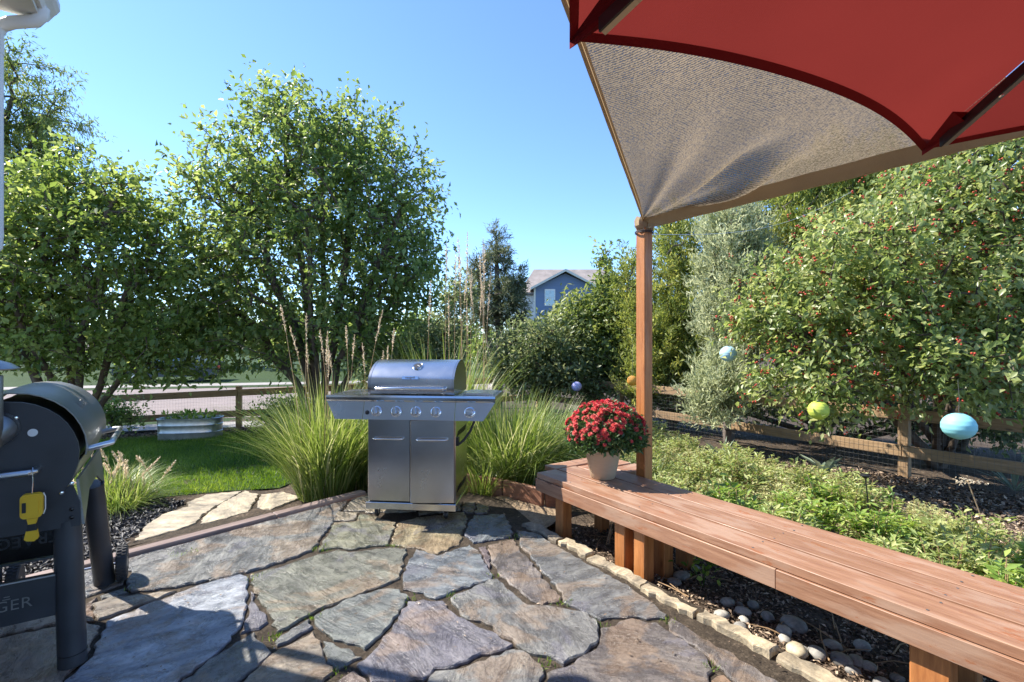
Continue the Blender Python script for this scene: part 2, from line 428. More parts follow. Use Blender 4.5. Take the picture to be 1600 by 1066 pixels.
M['pot'] = plain('beige_ceramic', (0.44, 0.33, 0.22), 0.45, 0, 0.06, 10, 0.12, 90, (1, 1, 6))
M['bark'] = plain('bark', (0.10, 0.075, 0.055), 0.9, 0, 0.4, 9, 0.6, 40)
M['bark_pine'] = plain('bark_grey', (0.14, 0.115, 0.10), 0.9, 0, 0.35, 9, 0.5, 40)
M['galv'] = plain('galvanised_steel', (0.55, 0.57, 0.58), 0.42, 0.85, 0.15, 12)
M['wire'] = plain('wire', (0.20, 0.20, 0.19), 0.6, 0.6, 0.1)
M['car'] = plain('car_paint', (0.02, 0.022, 0.028), 0.2, 0.2, 0.1)
M['berry'] = plain('red_berry', (0.50, 0.06, 0.03), 0.35, 0, 0.35, 40)
M['lamp_blue'] = plain('pale_blue_paper', (0.40, 0.62, 0.76), 0.6, 0, 0.05)
M['lamp_purple'] = plain('lilac_paper', (0.42, 0.42, 0.70), 0.6, 0, 0.05)
M['lamp_orange'] = plain('orange_paper', (0.72, 0.33, 0.05), 0.6, 0, 0.05)
M['lamp_lime'] = plain('lime_paper', (0.50, 0.58, 0.09), 0.6, 0, 0.05)
M['lamp_teal'] = plain('turquoise_paper', (0.26, 0.62, 0.68), 0.6, 0, 0.05)
def G(a, b, c=None):
    return [(0.0, a), (0.55, b), (1.0, c or b)]
M['leaf_ash'] = leaf_mat('leaf_mid_green', G((0.055, 0.095, 0.024), (0.118, 0.172, 0.048), (0.25, 0.30, 0.115)), 0.34, 0.58, gain=1.5)
M['leaf_left'] = leaf_mat('leaf_deep_green', G((0.055, 0.095, 0.022), (0.118, 0.172, 0.045), (0.245, 0.295, 0.105)), 0.34, 0.58, gain=1.5)
M['leaf_locust'] = leaf_mat('leaf_locust', G((0.04, 0.075, 0.016), (0.10, 0.145, 0.04), (0.21, 0.24, 0.08)), 0.5, 0.5, gain=1.6)
M['leaf_apple'] = leaf_mat('leaf_crabapple', G((0.085, 0.14, 0.035), (0.20, 0.255, 0.085), (0.36, 0.385, 0.18)), 0.34, 0.52, gain=1.3)
M['leaf_shrub'] = leaf_mat('leaf_dark_shrub', G((0.05, 0.08, 0.03), (0.12, 0.155, 0.07), (0.24, 0.26, 0.14)), 0.40, 0.5, gain=1.55)
M['leaf_shrub2'] = leaf_mat('leaf_shrub_yellowish', G((0.06, 0.11, 0.025), (0.15, 0.20, 0.055), (0.28, 0.31, 0.12)), 0.40, 0.45)
M['leaf_juniper'] = leaf_mat('juniper_green', G((0.08, 0.125, 0.03), (0.21, 0.26, 0.065), (0.42, 0.43, 0.14)), 0.6, 0.45, gain=1.2)
M['leaf_juniper_blue'] = leaf_mat('juniper_blue_grey', G((0.14, 0.165, 0.09), (0.30, 0.335, 0.20), (0.46, 0.48, 0.32)), 0.6, 0.45, gain=1.35)
M['leaf_pine'] = leaf_mat('pine_needles', G((0.05, 0.075, 0.035), (0.12, 0.15, 0.075), (0.24, 0.26, 0.15)), 0.55, 0.25)
M['grass_blade'] = leaf_mat('ornamental_grass', G((0.065, 0.12, 0.02), (0.18, 0.25, 0.06), (0.46, 0.46, 0.24)), 0.40, 0.4)
M['plume'] = leaf_mat('grass_plume', G((0.45, 0.38, 0.25), (0.62, 0.54, 0.39), (0.76, 0.70, 0.55)), 0.8, 0.5, gain=1.0)
M['lawn_blade'] = leaf_mat('lawn_grass', G((0.04, 0.095, 0.010), (0.10, 0.19, 0.024), (0.21, 0.29, 0.055)), 0.5, 0.45)
M['leaf_garden'] = leaf_mat('garden_leaf', G((0.06, 0.11, 0.022), (0.19, 0.25, 0.07), (0.40, 0.42, 0.17)), 0.45, 0.35)
M['leaf_garden2'] = leaf_mat('garden_leaf_pale', G((0.10, 0.13, 0.04), (0.28, 0.31, 0.12), (0.47, 0.44, 0.23)), 0.5, 0.35)
M['leaf_garden3'] = leaf_mat('garden_leaf_fresh', G((0.05, 0.12, 0.015), (0.15, 0.25, 0.045), (0.33, 0.41, 0.10)), 0.45, 0.4)
M['leaf_grey'] = leaf_mat('garden_leaf_grey', G((0.10, 0.14, 0.10), (0.20, 0.26, 0.18), (0.36, 0.40, 0.28)), 0.6, 0.2)
M['leaf_mum'] = leaf_mat('mum_leaf', G((0.025, 0.055, 0.018), (0.06, 0.12, 0.035), (0.12, 0.19, 0.06)), 0.5, 0.25)
M['petal'] = leaf_mat('mum_petal', G((0.26, 0.025, 0.025), (0.50, 0.065, 0.055), (0.66, 0.17, 0.14)), 0.6, 0.3)
M['chips_black'] = leaf_mat('black_bark_chips', G((0.012, 0.012, 0.014), (0.04, 0.04, 0.045), (0.11, 0.105, 0.11)), 0.6, 0.0, gain=1.0)
M['chips_brown'] = leaf_mat('brown_bark_chips', G((0.03, 0.02, 0.013), (0.10, 0.07, 0.048), (0.32, 0.25, 0.18)), 0.85, 0.0, gain=2.1)

# ------------------------------------------------------------------ mesh helpers
def link(name, me, mat=None, parent=None, local=False):
    o = bpy.data.objects.new(name, me)
    COL.objects.link(o)
    if mat is not None and me is not None and len(me.materials) == 0:
        me.materials.append(mat)
    if parent is not None:
        adopt(o, parent, local)
    return o

def adopt(o, parent, local=False):
    o.parent = parent
    if not local:
        o.matrix_parent_inverse = parent.matrix_basis.inverted()

def tag(o, label=None, cat=None, group=None, kind=None):
    if label: o['label'] = label
    if cat: o['category'] = cat
    if group: o['group'] = group
    if kind: o['kind'] = kind
    return o

def empty(name, loc, rz=0.0):
    o = bpy.data.objects.new(name, None)
    COL.objects.link(o)
    o.empty_display_size = 0.1
    o.location = loc
    o.rotation_euler = (0, 0, rz)
    return o

def copy_tree(o, parent=None):
    c = o.copy()
    COL.objects.link(c)
    if parent is not None:
        c.parent = parent
    for ch in o.children:
        copy_tree(ch, c)
    return c

class MB:
    def __init__(s):
        s.v = []; s.f = []
    def add(s, vs, fs):
        b = len(s.v)
        s.v += [tuple(v) for v in vs]
        s.f += [[i + b for i in f] for f in fs]
        return s
    def box(s, lo, hi, mtx=None):
        x0, y0, z0 = lo; x1, y1, z1 = hi
        vs = [Vector(p) for p in ((x0, y0, z0), (x1, y0, z0), (x1, y1, z0), (x0, y1, z0), (x0, y0, z1), (x1, y0, z1), (x1, y1, z1), (x0, y1, z1))]
        if mtx: vs = [mtx @ v for v in vs]
        return s.add(vs, [(0, 3, 2, 1), (4, 5, 6, 7), (0, 1, 5, 4), (1, 2, 6, 5), (2, 3, 7, 6), (3, 0, 4, 7)])
    def tube(s, pts, r, n=8, cap=True):
        pts = [Vector(p) for p in pts]
        rs = r if hasattr(r, '__len__') else [r] * len(pts)
        b = len(s.v)
        prev = None
        for i, p in enumerate(pts):
            d = (pts[min(i + 1, len(pts) - 1)] - pts[max(i - 1, 0)]).normalized()
            if prev is None:
                a = d.orthogonal().normalized()
            else:
                a = (prev - d * prev.dot(d)).normalized()
            prev = a
            c = d.cross(a)
            for k in range(n):
                t = 2 * math.pi * k / n
                s.v.append(tuple(p + (a * math.cos(t) + c * math.sin(t)) * rs[i]))
        for i in range(len(pts) - 1):
            for k in range(n):
                k2 = (k + 1) % n
                s.f.append([b + i * n + k, b + i * n + k2, b + (i + 1) * n + k2, b + (i + 1) * n + k])
        if cap:
            s.f.append([b + k for k in range(n)][::-1])
            s.f.append([b + (len(pts) - 1) * n + k for k in range(n)])
        return s
    def lathe(s, prof, n=24, mtx=None, sx=1.0, sy=1.0):
        b = len(s.v)
        for (r, z) in prof:
            for k in range(n):
                t = 2 * math.pi * k / n
                p = Vector((r * math.cos(t) * sx, r * math.sin(t) * sy, z))
                s.v.append(tuple(mtx @ p if mtx else p))
        for i in range(len(prof) - 1):
            for k in range(n):
                k2 = (k + 1) % n
                s.f.append([b + i * n + k, b + i * n + k2, b + (i + 1) * n + k2, b + (i + 1) * n + k])
        s.f.append([b + k for k in range(n)][::-1])
        s.f.append([b + (len(prof) - 1) * n + k for k in range(n)])
        return s
    def prism(s, poly, axis_fn, a0, a1):
        """poly: 2D points; axis_fn(u, v, a) -> 3D"""
        n = len(poly); b = len(s.v)
        for a in (a0, a1):
            for (u, v) in poly:
                s.v.append(tuple(axis_fn(u, v, a)))
        s.f.append([b + i for i in range(n)][::-1])
        s.f.append([b + n + i for i in range(n)])
        for i in range(n):
            j = (i + 1) % n
            s.f.append([b + i, b + j, b + n + j, b + n + i])
        return s
    def mesh(s, name, smooth=False):
        me = bpy.data.meshes.new(name)
        me.from_pydata(s.v, [], s.f)
        bm = bmesh.new(); bm.from_mesh(me)
        bmesh.ops.recalc_face_normals(bm, faces=bm.faces)
        bm.to_mesh(me); bm.free()
        if smooth:
            me.polygons.foreach_set('use_smooth', [True] * len(me.polygons))
            me.set_sharp_from_angle(angle=R(38))
        me.update()
        return me
    def build(s, name, mat, parent=None, local=False, smooth=False):
        return link(name, s.mesh(name, smooth), mat, parent, local)

def bevel_box_mesh(name, sx, sy, sz, bev=0.004):
    bm = bmesh.new()
    bmesh.ops.create_cube(bm, size=1)
    bmesh.ops.scale(bm, vec=(sx, sy, sz), verts=bm.verts)
    if bev:
        bmesh.ops.bevel(bm, geom=bm.edges[:], offset=bev, segments=1, affect='EDGES')
    me = bpy.data.meshes.new(name)
    bm.to_mesh(me); bm.free()
    return me

def board(name, p0, p1, width, thick, mat, parent=None, bev=0.004, up=Vector((0, 0, 1))):
    """straight timber from p0 to p1 (axis points), local X along it, thick along 'up'"""
    p0 = Vector(p0); p1 = Vector(p1)
    x = (p1 - p0).normalized()
    y = up.cross(x).normalized()
    z = x.cross(y)
    me = bevel_box_mesh(name, (p1 - p0).length, width, thick, bev)
    o = link(name, me, mat)
    mtx = Matrix((x, y, z)).transposed().to_4x4()
    mtx.translation = (p0 + p1) / 2
    o.matrix_basis = mtx
    if parent is not None:
        adopt(o, parent)
    return o

def raw_mesh(name, co, tris, tint=None, smooth=False):
    me = bpy.data.meshes.new(name)
    co = np.asarray(co, np.float32); tris = np.asarray(tris, np.int32)
    k = tris.shape[1]
    me.vertices.add(len(co)); me.vertices.foreach_set('co', co.ravel())
    me.loops.add(tris.size); me.loops.foreach_set('vertex_index', tris.ravel())
    me.polygons.add(len(tris)); me.polygons.foreach_set('loop_start', np.arange(0, tris.size, k, dtype=np.int32))
    if smooth:
        me.polygons.foreach_set('use_smooth', np.ones(len(tris), bool))
    me.update(calc_edges=True)
    if tint is not None:
        a = me.attributes.new('tint', 'FLOAT', 'POINT')
        a.data.foreach_set('value', np.asarray(tint, np.float32))
    return me

def nrm(a):
    return a / np.maximum(np.linalg.norm(a, axis=-1, keepdims=True), 1e-9)

def leaves_mesh(name, P, D, N, L, W, tint, fold=0.25, kind='diamond'):
    """one folded leaf per row: P base, D direction, N face normal, L length, W width"""
    n = len(P)
    D = nrm(D); X = nrm(np.cross(D, N)); N = np.cross(X, D)
    L = L[:, None]; W = W[:, None]
    if kind == 'diamond':
        b = P; t = P + D * L - N * L * 0.08
        l = P + D * L * 0.45 - X * W * 0.5 + N * W * fold
        r = P + D * L * 0.45 + X * W * 0.5 + N * W * fold
        co = np.stack([b, l, t, r], 1).reshape(-1, 3)
        base = np.arange(n)[:, None] * 4
        tris = np.concatenate([base + np.array([[0, 2, 1]]), base + np.array([[0, 3, 2]])], 0)
        return raw_mesh(name, co, tris, np.repeat(tint, 4))
    # oval, six facets about a midrib
    fr = [(0.0, 0.0), (0.25, 0.42), (0.62, 0.46), (1.0, 0.0)]
    b = P; t = P + D * L - N * L * 0.12
    m1 = P + D * L * 0.28; m2 = P + D * L * 0.65 - N * L * 0.03
    l1 = m1 - X * W * 0.44 + N * W * fold; r1 = m1 + X * W * 0.44 + N * W * fold
    l2 = m2 - X * W * 0.42 + N * W * fold; r2 = m2 + X * W * 0.42 + N * W * fold
    co = np.stack([b, m1, m2, t, l1, l2, r1, r2], 1).reshape(-1, 3)
    base = np.arange(n)[:, None] * 8
    pat = [(0, 1, 4), (1, 5, 4), (1, 2, 5), (2, 3, 5), (0, 6, 1), (1, 6, 7), (1, 7, 2), (2, 7, 3)]
    tris = np.concatenate([base + np.array([p]) for p in pat], 0)
    return raw_mesh(name, co, tris, np.repeat(tint, 8))

def cones_mesh(name, A, B, ra, rb, n=5):
    """a truncated cone per row"""
    d = nrm(B - A)
    ref = np.where(np.abs(d[:, 2:3]) > 0.9, np.array([[1., 0, 0]]), np.array([[0, 0, 1.]]))
    u = nrm(np.cross(d, ref)); w = np.cross(d, u)
    k = len(A)
    ang = np.arange(n) * 2 * np.pi / n
    ring = u[:, None, :] * np.cos(ang)[None, :, None] + w[:, None, :] * np.sin(ang)[None, :, None]
    lo = A[:, None, :] + ring * ra[:, None, None]
    hi = B[:, None, :] + ring * rb[:, None, None]
    co = np.concatenate([lo, hi], 1).reshape(-1, 3)
    base = np.arange(k)[:, None] * 2 * n
    qs = []
    for i in range(n):
        j = (i + 1) % n
        qs.append(base + np.array([[i, j, n + j, n + i]]))
    return raw_mesh(name, co, np.concatenate(qs, 0), None, True)

def text_obj(name, body, size, extrude, mat, parent, mtx, local=True, bold=0.0, space=1.0):
    cu = bpy.data.curves.new(name, 'FONT')
    cu.body = body; cu.size = size; cu.extrude = extrude; cu.align_x = 'CENTER'; cu.align_y = 'CENTER'; cu.offset = bold
    cu.space_character = space; cu.resolution_u = 3
    o = bpy.data.objects.new(name, cu); COL.objects.link(o)
    dg = bpy.context.evaluated_depsgraph_get()
    me = bpy.data.meshes.new_from_object(o.evaluated_get(dg))
    bpy.data.objects.remove(o); bpy.data.curves.remove(cu)
    me.name = name
    r = link(name, me, mat, parent, local)
    r.matrix_basis = mtx
    return r

# ================================================================== SETTING
# ---- terrain sheet
def tensor_grid(xs, ys):
    X, Y = np.meshgrid(xs, ys, indexing='ij')
    return X, Y
xs = np.concatenate([[-600, -200, -80, -40, -24, -16], np.arange(-12, 9.01, 0.15), [10, 12, 16, 24, 40, 80, 200, 600]])
ys = np.concatenate([[-600, -100, -30, -10], np.arange(-3, 14.01, 0.15), [16, 20, 28, 45, 80, 200, 600]])
X, Y = tensor_grid(xs, ys)
Zg = gz(X, Y)
rng = np.random.default_rng(5)
inner = (np.abs(X) < 9) & (Y > -2) & (Y < 13)
Zg = Zg + np.where(inner, rng.normal(0, 0.008, X.shape), 0)
nx, ny = X.shape
idx = np.arange(nx * ny).reshape(nx, ny)
quads = np.stack([idx[:-1, :-1], idx[1:, :-1], idx[1:, 1:], idx[:-1, 1:]], -1).reshape(-1, 4)
ground = link('ground', raw_mesh('ground', np.stack([X, Y, Zg], -1).reshape(-1, 3), quads, None, True), M['soil'])
tag(ground, 'dark bark mulch and soil ground of the yard', 'ground', kind='structure')

def sheet(name, pts, mat, dz=0.004, sub=0.0, follow=True):
    """flat patch laid over the terrain along its outline"""
    bm = bmesh.new()
    vs = [bm.verts.new((p[0], p[1], 0)) for p in pts]
    bm.faces.new(vs)
    bmesh.ops.triangulate(bm, faces=bm.faces)
    if sub:
        for _ in range(7):
            es = [e for e in bm.edges if e.calc_length() > sub]
            if not es: break
            bmesh.ops.subdivide_edges(bm, edges=es, cuts=1)
            bmesh.ops.triangulate(bm, faces=[f for f in bm.faces if len(f.verts) > 3])
    for v in bm.verts:
        v.co.z = (gz1(v.co.x, v.co.y) if follow else 0) + dz
    bmesh.ops.recalc_face_normals(bm, faces=bm.faces)
    me = bpy.data.meshes.new(name); bm.to_mesh(me); bm.free()
    if sum(p.normal.z for p in me.polygons) < 0: me.flip_normals()
    return link(name, me, mat)

FD = Vector((0.973, 0.23, 0)).normalized(); FN = Vector((-FD.y, FD.x, 0)); FO = Vector((-5.96, 10.9, 0))
def fpt(a, b, z=0): return FO + FD * a + FN * b + Vector((0, 0, z))
def strip(name, b0, b1, mat, z, label, cat):
    pts = [fpt(-70, b0), fpt(6.6, b0), fpt(6.6 + b1 * .9, b1), fpt(-70, b1)]
    o = sheet(name, pts, mat, z, 0, follow=False)
    return tag(o, label, cat, kind='structure')
strip('grass_verge', 0.95, 90, M['turf'], -0.600, 'green grass verge and lots beyond the fence', 'verge')
strip('sidewalk', 0.12, 0.95, M['walk'], -0.50, 'pale concrete walk running just outside the fence', 'sidewalk')
strip('road', 2.3, 11.5, M['road'], -0.594, 'pinkish concrete street beyond the fence', 'road')
o = sheet('road_curb', [fpt(-70, 11.5), fpt(16, 11.5), fpt(16, 11.7), fpt(-70, 11.7)], M['walk'], -0.49, 0, False); tag(o, 'raised concrete kerb on the far side of the street', 'kerb', kind='structure')
strip('far_sidewalk', 12.6, 14.0, M['walk'], -0.590, 'pale sidewalk across the street', 'sidewalk')

lawn_poly = [(-5.0, 5.1), (-3.75, 5.15), (-3.0, 5.3), (-2.5, 5.35), (-2.3, 7.0), (-2.9, 9.9), (-6.0, 10.1), (-9.2, 9.4), (-9.2, 6.2)]
lawn = tag(sheet('lawn', lawn_poly, M['turf'], 0.012, 0.3), 'small mown lawn in dappled shade by the fence', 'lawn', kind='structure')
dirt = tag(sheet('dirt_patch', [(-0.25, 4.05), (0.02, 3.95), (0.2, 3.72), (0.32, 3.9), (0.45, 4.15), (0.3, 4.5), (-0.1, 4.6), (-0.32, 4.5)], M['dirt'], 0.055, 0.12), 'pale sandy dirt beside the bench end', 'dirt', kind='structure')
for v in dirt.data.vertices:
    v.co.z += random.Random(int(v.co.x * 999)).uniform(-0.006, 0.012)

# ---- patio bed (sand joints) and flagstones
patio_poly = [EB0 - ED * 1.6, EB0 + ED * 1.87, Vector((-0.5, 4.75, 0)), Vector((-0.05, 4.42, 0)), bench_pt(-0.05, -0.02), bench_pt(4.6, -0.02), Vector((1.8, -2.5, 0)), Vector((-3.0, -2.5, 0))]
b = MB().prism([(p.x, p.y) for p in patio_poly], lambda u, v, a: (u, v, a), -0.4, -0.016)
patio = b.build('patio', M['sand'])
tag(patio, 'irregular flagstone patio with sandy joints', 'patio', kind='structure')

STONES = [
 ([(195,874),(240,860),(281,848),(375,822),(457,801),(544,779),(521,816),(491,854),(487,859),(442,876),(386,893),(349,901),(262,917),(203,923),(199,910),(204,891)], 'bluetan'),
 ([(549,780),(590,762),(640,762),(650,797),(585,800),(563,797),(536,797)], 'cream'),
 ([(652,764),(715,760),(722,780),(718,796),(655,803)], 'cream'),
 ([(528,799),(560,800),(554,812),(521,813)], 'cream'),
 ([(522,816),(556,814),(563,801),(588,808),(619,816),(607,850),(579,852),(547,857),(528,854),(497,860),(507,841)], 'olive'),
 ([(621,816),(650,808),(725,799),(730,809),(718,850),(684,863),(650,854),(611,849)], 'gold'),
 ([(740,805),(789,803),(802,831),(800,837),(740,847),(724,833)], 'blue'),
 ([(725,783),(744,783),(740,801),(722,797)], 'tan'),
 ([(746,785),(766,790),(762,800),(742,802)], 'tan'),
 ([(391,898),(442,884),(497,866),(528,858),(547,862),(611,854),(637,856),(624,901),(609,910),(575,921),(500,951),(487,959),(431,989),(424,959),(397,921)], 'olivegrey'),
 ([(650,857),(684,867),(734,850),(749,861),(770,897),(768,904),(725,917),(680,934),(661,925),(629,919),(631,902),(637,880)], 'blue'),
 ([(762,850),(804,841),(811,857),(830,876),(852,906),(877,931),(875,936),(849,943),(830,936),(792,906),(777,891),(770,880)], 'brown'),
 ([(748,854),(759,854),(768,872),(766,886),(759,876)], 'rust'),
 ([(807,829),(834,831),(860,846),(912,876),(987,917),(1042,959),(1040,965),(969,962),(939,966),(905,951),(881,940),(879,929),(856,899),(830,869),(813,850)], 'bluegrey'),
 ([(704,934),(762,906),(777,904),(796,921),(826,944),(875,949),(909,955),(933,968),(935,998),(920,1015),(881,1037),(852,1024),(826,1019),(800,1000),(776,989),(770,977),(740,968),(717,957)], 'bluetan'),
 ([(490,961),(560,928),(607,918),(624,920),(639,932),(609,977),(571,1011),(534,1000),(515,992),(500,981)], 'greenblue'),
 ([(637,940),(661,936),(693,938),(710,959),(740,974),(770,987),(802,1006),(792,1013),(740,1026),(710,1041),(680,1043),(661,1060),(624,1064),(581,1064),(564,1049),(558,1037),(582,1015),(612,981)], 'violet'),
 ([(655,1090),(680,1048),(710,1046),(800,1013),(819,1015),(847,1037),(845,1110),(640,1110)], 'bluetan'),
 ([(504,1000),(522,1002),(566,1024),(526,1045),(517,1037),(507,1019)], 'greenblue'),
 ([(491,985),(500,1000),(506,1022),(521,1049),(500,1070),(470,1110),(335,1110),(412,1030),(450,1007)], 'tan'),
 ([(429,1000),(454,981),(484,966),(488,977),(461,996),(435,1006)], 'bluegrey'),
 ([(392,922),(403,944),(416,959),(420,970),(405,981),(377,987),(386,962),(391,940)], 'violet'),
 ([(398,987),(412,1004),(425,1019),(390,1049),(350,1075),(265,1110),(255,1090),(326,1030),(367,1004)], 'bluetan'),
 ([(166,972),(195,959),(240,940),(311,914),(375,896),(386,899),(388,944),(382,966),(360,996),(330,1026),(276,1064),(222,1110),(60,1110),(124,1045),(146,1019)], 'lightblue_lifted'),
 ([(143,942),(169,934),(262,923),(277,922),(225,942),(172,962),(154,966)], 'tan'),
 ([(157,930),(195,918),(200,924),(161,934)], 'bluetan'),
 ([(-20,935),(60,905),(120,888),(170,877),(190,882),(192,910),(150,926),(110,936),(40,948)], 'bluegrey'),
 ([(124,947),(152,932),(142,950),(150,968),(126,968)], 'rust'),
 ([(-110,1020),(-20,1000),(82,979),(124,972),(158,976),(138,1017),(98,1060),(50,1110),(-160,1110)], 'rustgrey_lifted'),
 ([(-110,1012),(-100,965),(-10,952),(80,944),(120,940),(122,966),(82,974),(-20,994)], 'rustgrey_lifted'),
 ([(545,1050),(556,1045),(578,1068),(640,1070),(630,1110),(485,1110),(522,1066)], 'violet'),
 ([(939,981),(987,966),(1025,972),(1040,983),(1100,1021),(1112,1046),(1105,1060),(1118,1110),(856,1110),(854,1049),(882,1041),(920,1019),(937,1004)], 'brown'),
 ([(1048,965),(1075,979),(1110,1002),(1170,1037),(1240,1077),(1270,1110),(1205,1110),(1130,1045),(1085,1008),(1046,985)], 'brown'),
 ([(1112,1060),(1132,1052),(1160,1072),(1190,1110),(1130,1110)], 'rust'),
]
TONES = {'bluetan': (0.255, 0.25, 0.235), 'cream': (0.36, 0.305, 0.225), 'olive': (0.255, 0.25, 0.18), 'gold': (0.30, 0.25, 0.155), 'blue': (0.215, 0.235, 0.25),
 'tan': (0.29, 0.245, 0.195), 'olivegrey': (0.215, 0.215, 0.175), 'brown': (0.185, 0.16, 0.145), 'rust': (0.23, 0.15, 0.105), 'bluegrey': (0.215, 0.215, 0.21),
 'greenblue': (0.23, 0.245, 0.23), 'violet': (0.175, 0.165, 0.185), 'lightblue_lifted': (0.235, 0.25, 0.275), 'rustgrey_lifted': (0.25, 0.195, 0.15)}      # wet stone, darker than dry; slabs in shade are lightened below
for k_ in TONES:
    w_ = {'lightblue_lifted': 1.15, 'rustgrey_lifted': 1.2, 'cream': .82, 'gold': .85, 'olive': .8, 'violet': .85, 'brown': .85}.get(k_, .72)  # slabs lying in house shade get paler base colour, standing in for fill light
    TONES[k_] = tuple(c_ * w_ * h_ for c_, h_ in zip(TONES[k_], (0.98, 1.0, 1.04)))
rs = random.Random(11)
def stone_slab(name, pts, ztop, thick, col, mat, parent, rough=0.012):
    """slab with a broken, irregular outline: outline subdivided and jittered, a worn chamfer, a split-face top"""
    pts = [Vector((p.x, p.y)) for p in pts]
    out = []
    n = len(pts)
    for i in range(n):
        a, c = pts[i], pts[(i + 1) % n]
        L = (c - a).length
        k = max(1, int(L / 0.032))
        nn = Vector((-(c - a).y, (c - a).x)).normalized()
        for j in range(k):
            f = j / k
            j2 = rs.uniform(-rough, rough) * (0.5 if j == 0 else 1.0)
            out.append(a.lerp(c, f) + nn * j2)
    cen = sum(out, Vector((0, 0))) / len(out)
    bm = bmesh.new()
    tilt = Vector((rs.uniform(-.006, .006), rs.uniform(-.006, .006)))
    def zt(p, d=0):
        q = p - cen
        return ztop + q.x * tilt.x + q.y * tilt.y + d
    m = len(out)
    def inset(d):
        res = []
        for i in range(m):
            a, p, c = out[i - 1], out[i], out[(i + 1) % m]
            e = (c - a)
            nn = Vector((-e.y, e.x))
            nn = nn.normalized() if nn.length > 1e-6 else Vector((0, 0))
            res.append(p + nn * d * sgn)
        return res
    area = sum(out[i].x * out[(i + 1) % m].y - out[(i + 1) % m].x * out[i].y for i in range(m))
    sgn = 1 if area > 0 else -1
    r0 = [bm.verts.new((p.x, p.y, ztop - thick)) for p in out]
    r1 = [bm.verts.new((p.x, p.y, zt(p, -0.006 - rs.uniform(0, .005)))) for p in out]
    r2 = [bm.verts.new((p.x, p.y, zt(p, -rs.uniform(0, .003)))) for p in inset(0.006)]
    for A, B in ((r0, r1), (r1, r2)):
        for i in range(m):
            j = (i + 1) % m
            bm.faces.new((A[i], A[j], B[j], B[i]))
    bm.faces.new(r2)
    bmesh.ops.triangulate(bm, faces=[f for f in bm.faces if len(f.verts) > 4])
    bmesh.ops.recalc_face_normals(bm, faces=bm.faces)
    me = bpy.data.meshes.new(name); bm.to_mesh(me); bm.free()
    o = link(name, me, mat, parent)
    o.color = (*col, 1)
    return o
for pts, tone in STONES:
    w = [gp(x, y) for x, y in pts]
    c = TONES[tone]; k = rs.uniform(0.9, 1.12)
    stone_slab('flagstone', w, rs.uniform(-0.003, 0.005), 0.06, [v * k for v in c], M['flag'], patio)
# stones of the same patio under and behind the viewer
tl = list(TONES.values())
for i in range(-4, 3):
    for j in range(-4, 3):
        x0 = i * 0.75 + (0.3 if j % 2 else 0); y0 = j * 0.62 + 0.02
        if y0 > 1.25: continue
        q = [Vector((x0 + dx + rs.uniform(-.06, .06), y0 + dy + rs.uniform(-.05, .05), 0)) for dx, dy in ((.04, .04), (.38, .02), (.70, .04), (.71, .55), (.36, .58), (.03, .56))]
        if any((p - BO).dot(BP) > -0.15 or p.x > 1.7 for p in q): continue
        stone_slab('flagstone', q, 0, 0.06, tl[(i * 7 + j * 3) % len(tl)], M['flag'], patio)
# limestone edging between patio and bench
edge = tag(empty('stone_edging', bench_pt(0, -0.1)), 'row of rough cream limestone blocks edging the patio along the bench', 'edging')
t = -0.02
k = 0
for L_ in (0.42, 0.3, 0.46, 0.36, 0.4, 0.52, 0.45, 0.4, 0.5):
    q0 = -0.135 + rs.uniform(-.012, .012)
    wd = 0.068 + rs.uniform(-.012, .02)
    pts = [bench_pt(t + .012, q0), bench_pt(t + L_ * .5, q0 + rs.uniform(-.015, .012)), bench_pt(t + L_ - .01, q0), bench_pt(t + L_ - .015, q0 + wd), bench_pt(t + L_ * .5, q0 + wd + rs.uniform(-.01, .02)), bench_pt(t + .012, q0 + wd)]
    w_ = rs.uniform(.85, 1.1); c = (0.24, 0.20, 0.15) if k == 0 else (0.42 * w_, 0.35 * w_, 0.245 * w_)
    stone_slab('edging_block', pts, 0.016 + rs.uniform(-.010, .010), 0.14, c, M['edging'], edge, 0.016)
    t += L_; k += 1
# timber curb along the lawn side of the patio
curb = tag(empty('timber_curb', EB0), 'weathered grey timber board curbing the lawn side of the patio', 'curb')
off = EN * 0.055
for a, c2 in ((-1.7, -0.25), (-0.245, 1.05), (1.055, 1.86)):
    board('curb_board', EB0 + ED * a + off + Vector((0, 0, -0.085)), EB0 + ED * c2 + off + Vector((0, 0, -0.085)), 0.09, 0.22, M['curb'], curb, 0.006)
    board('inner_strip', EB0 + ED * a + EN * 0.0 + Vector((0, 0, -0.09)), EB0 + ED * c2 + EN * 0.0 + Vector((0, 0, -0.09)), 0.016, 0.18, M['curb_red'], curb, 0.003)
bed = tag(empty('planter_curb', (-0.3, 4.7, -0.1)), 'low reddish timber edging around the grass bed behind the grill', 'edging')
P = [EB0 + ED * 1.9 + EN * .02, Vector((-0.62, 4.93, 0)), Vector((-0.08, 4.62, 0)), Vector((0.28, 4.32, 0)), Vector((0.52, 4.42, 0))]
for i in range(len(P) - 1):
    dd = (P[i + 1] - P[i]).normalized() * 0.012
    board('curb_board', P[i] + dd + Vector((0, 0, -0.01)), P[i + 1] - dd + Vector((0, 0, -0.01)), 0.04, 0.25, M['curb_red'], bed, 0.005)
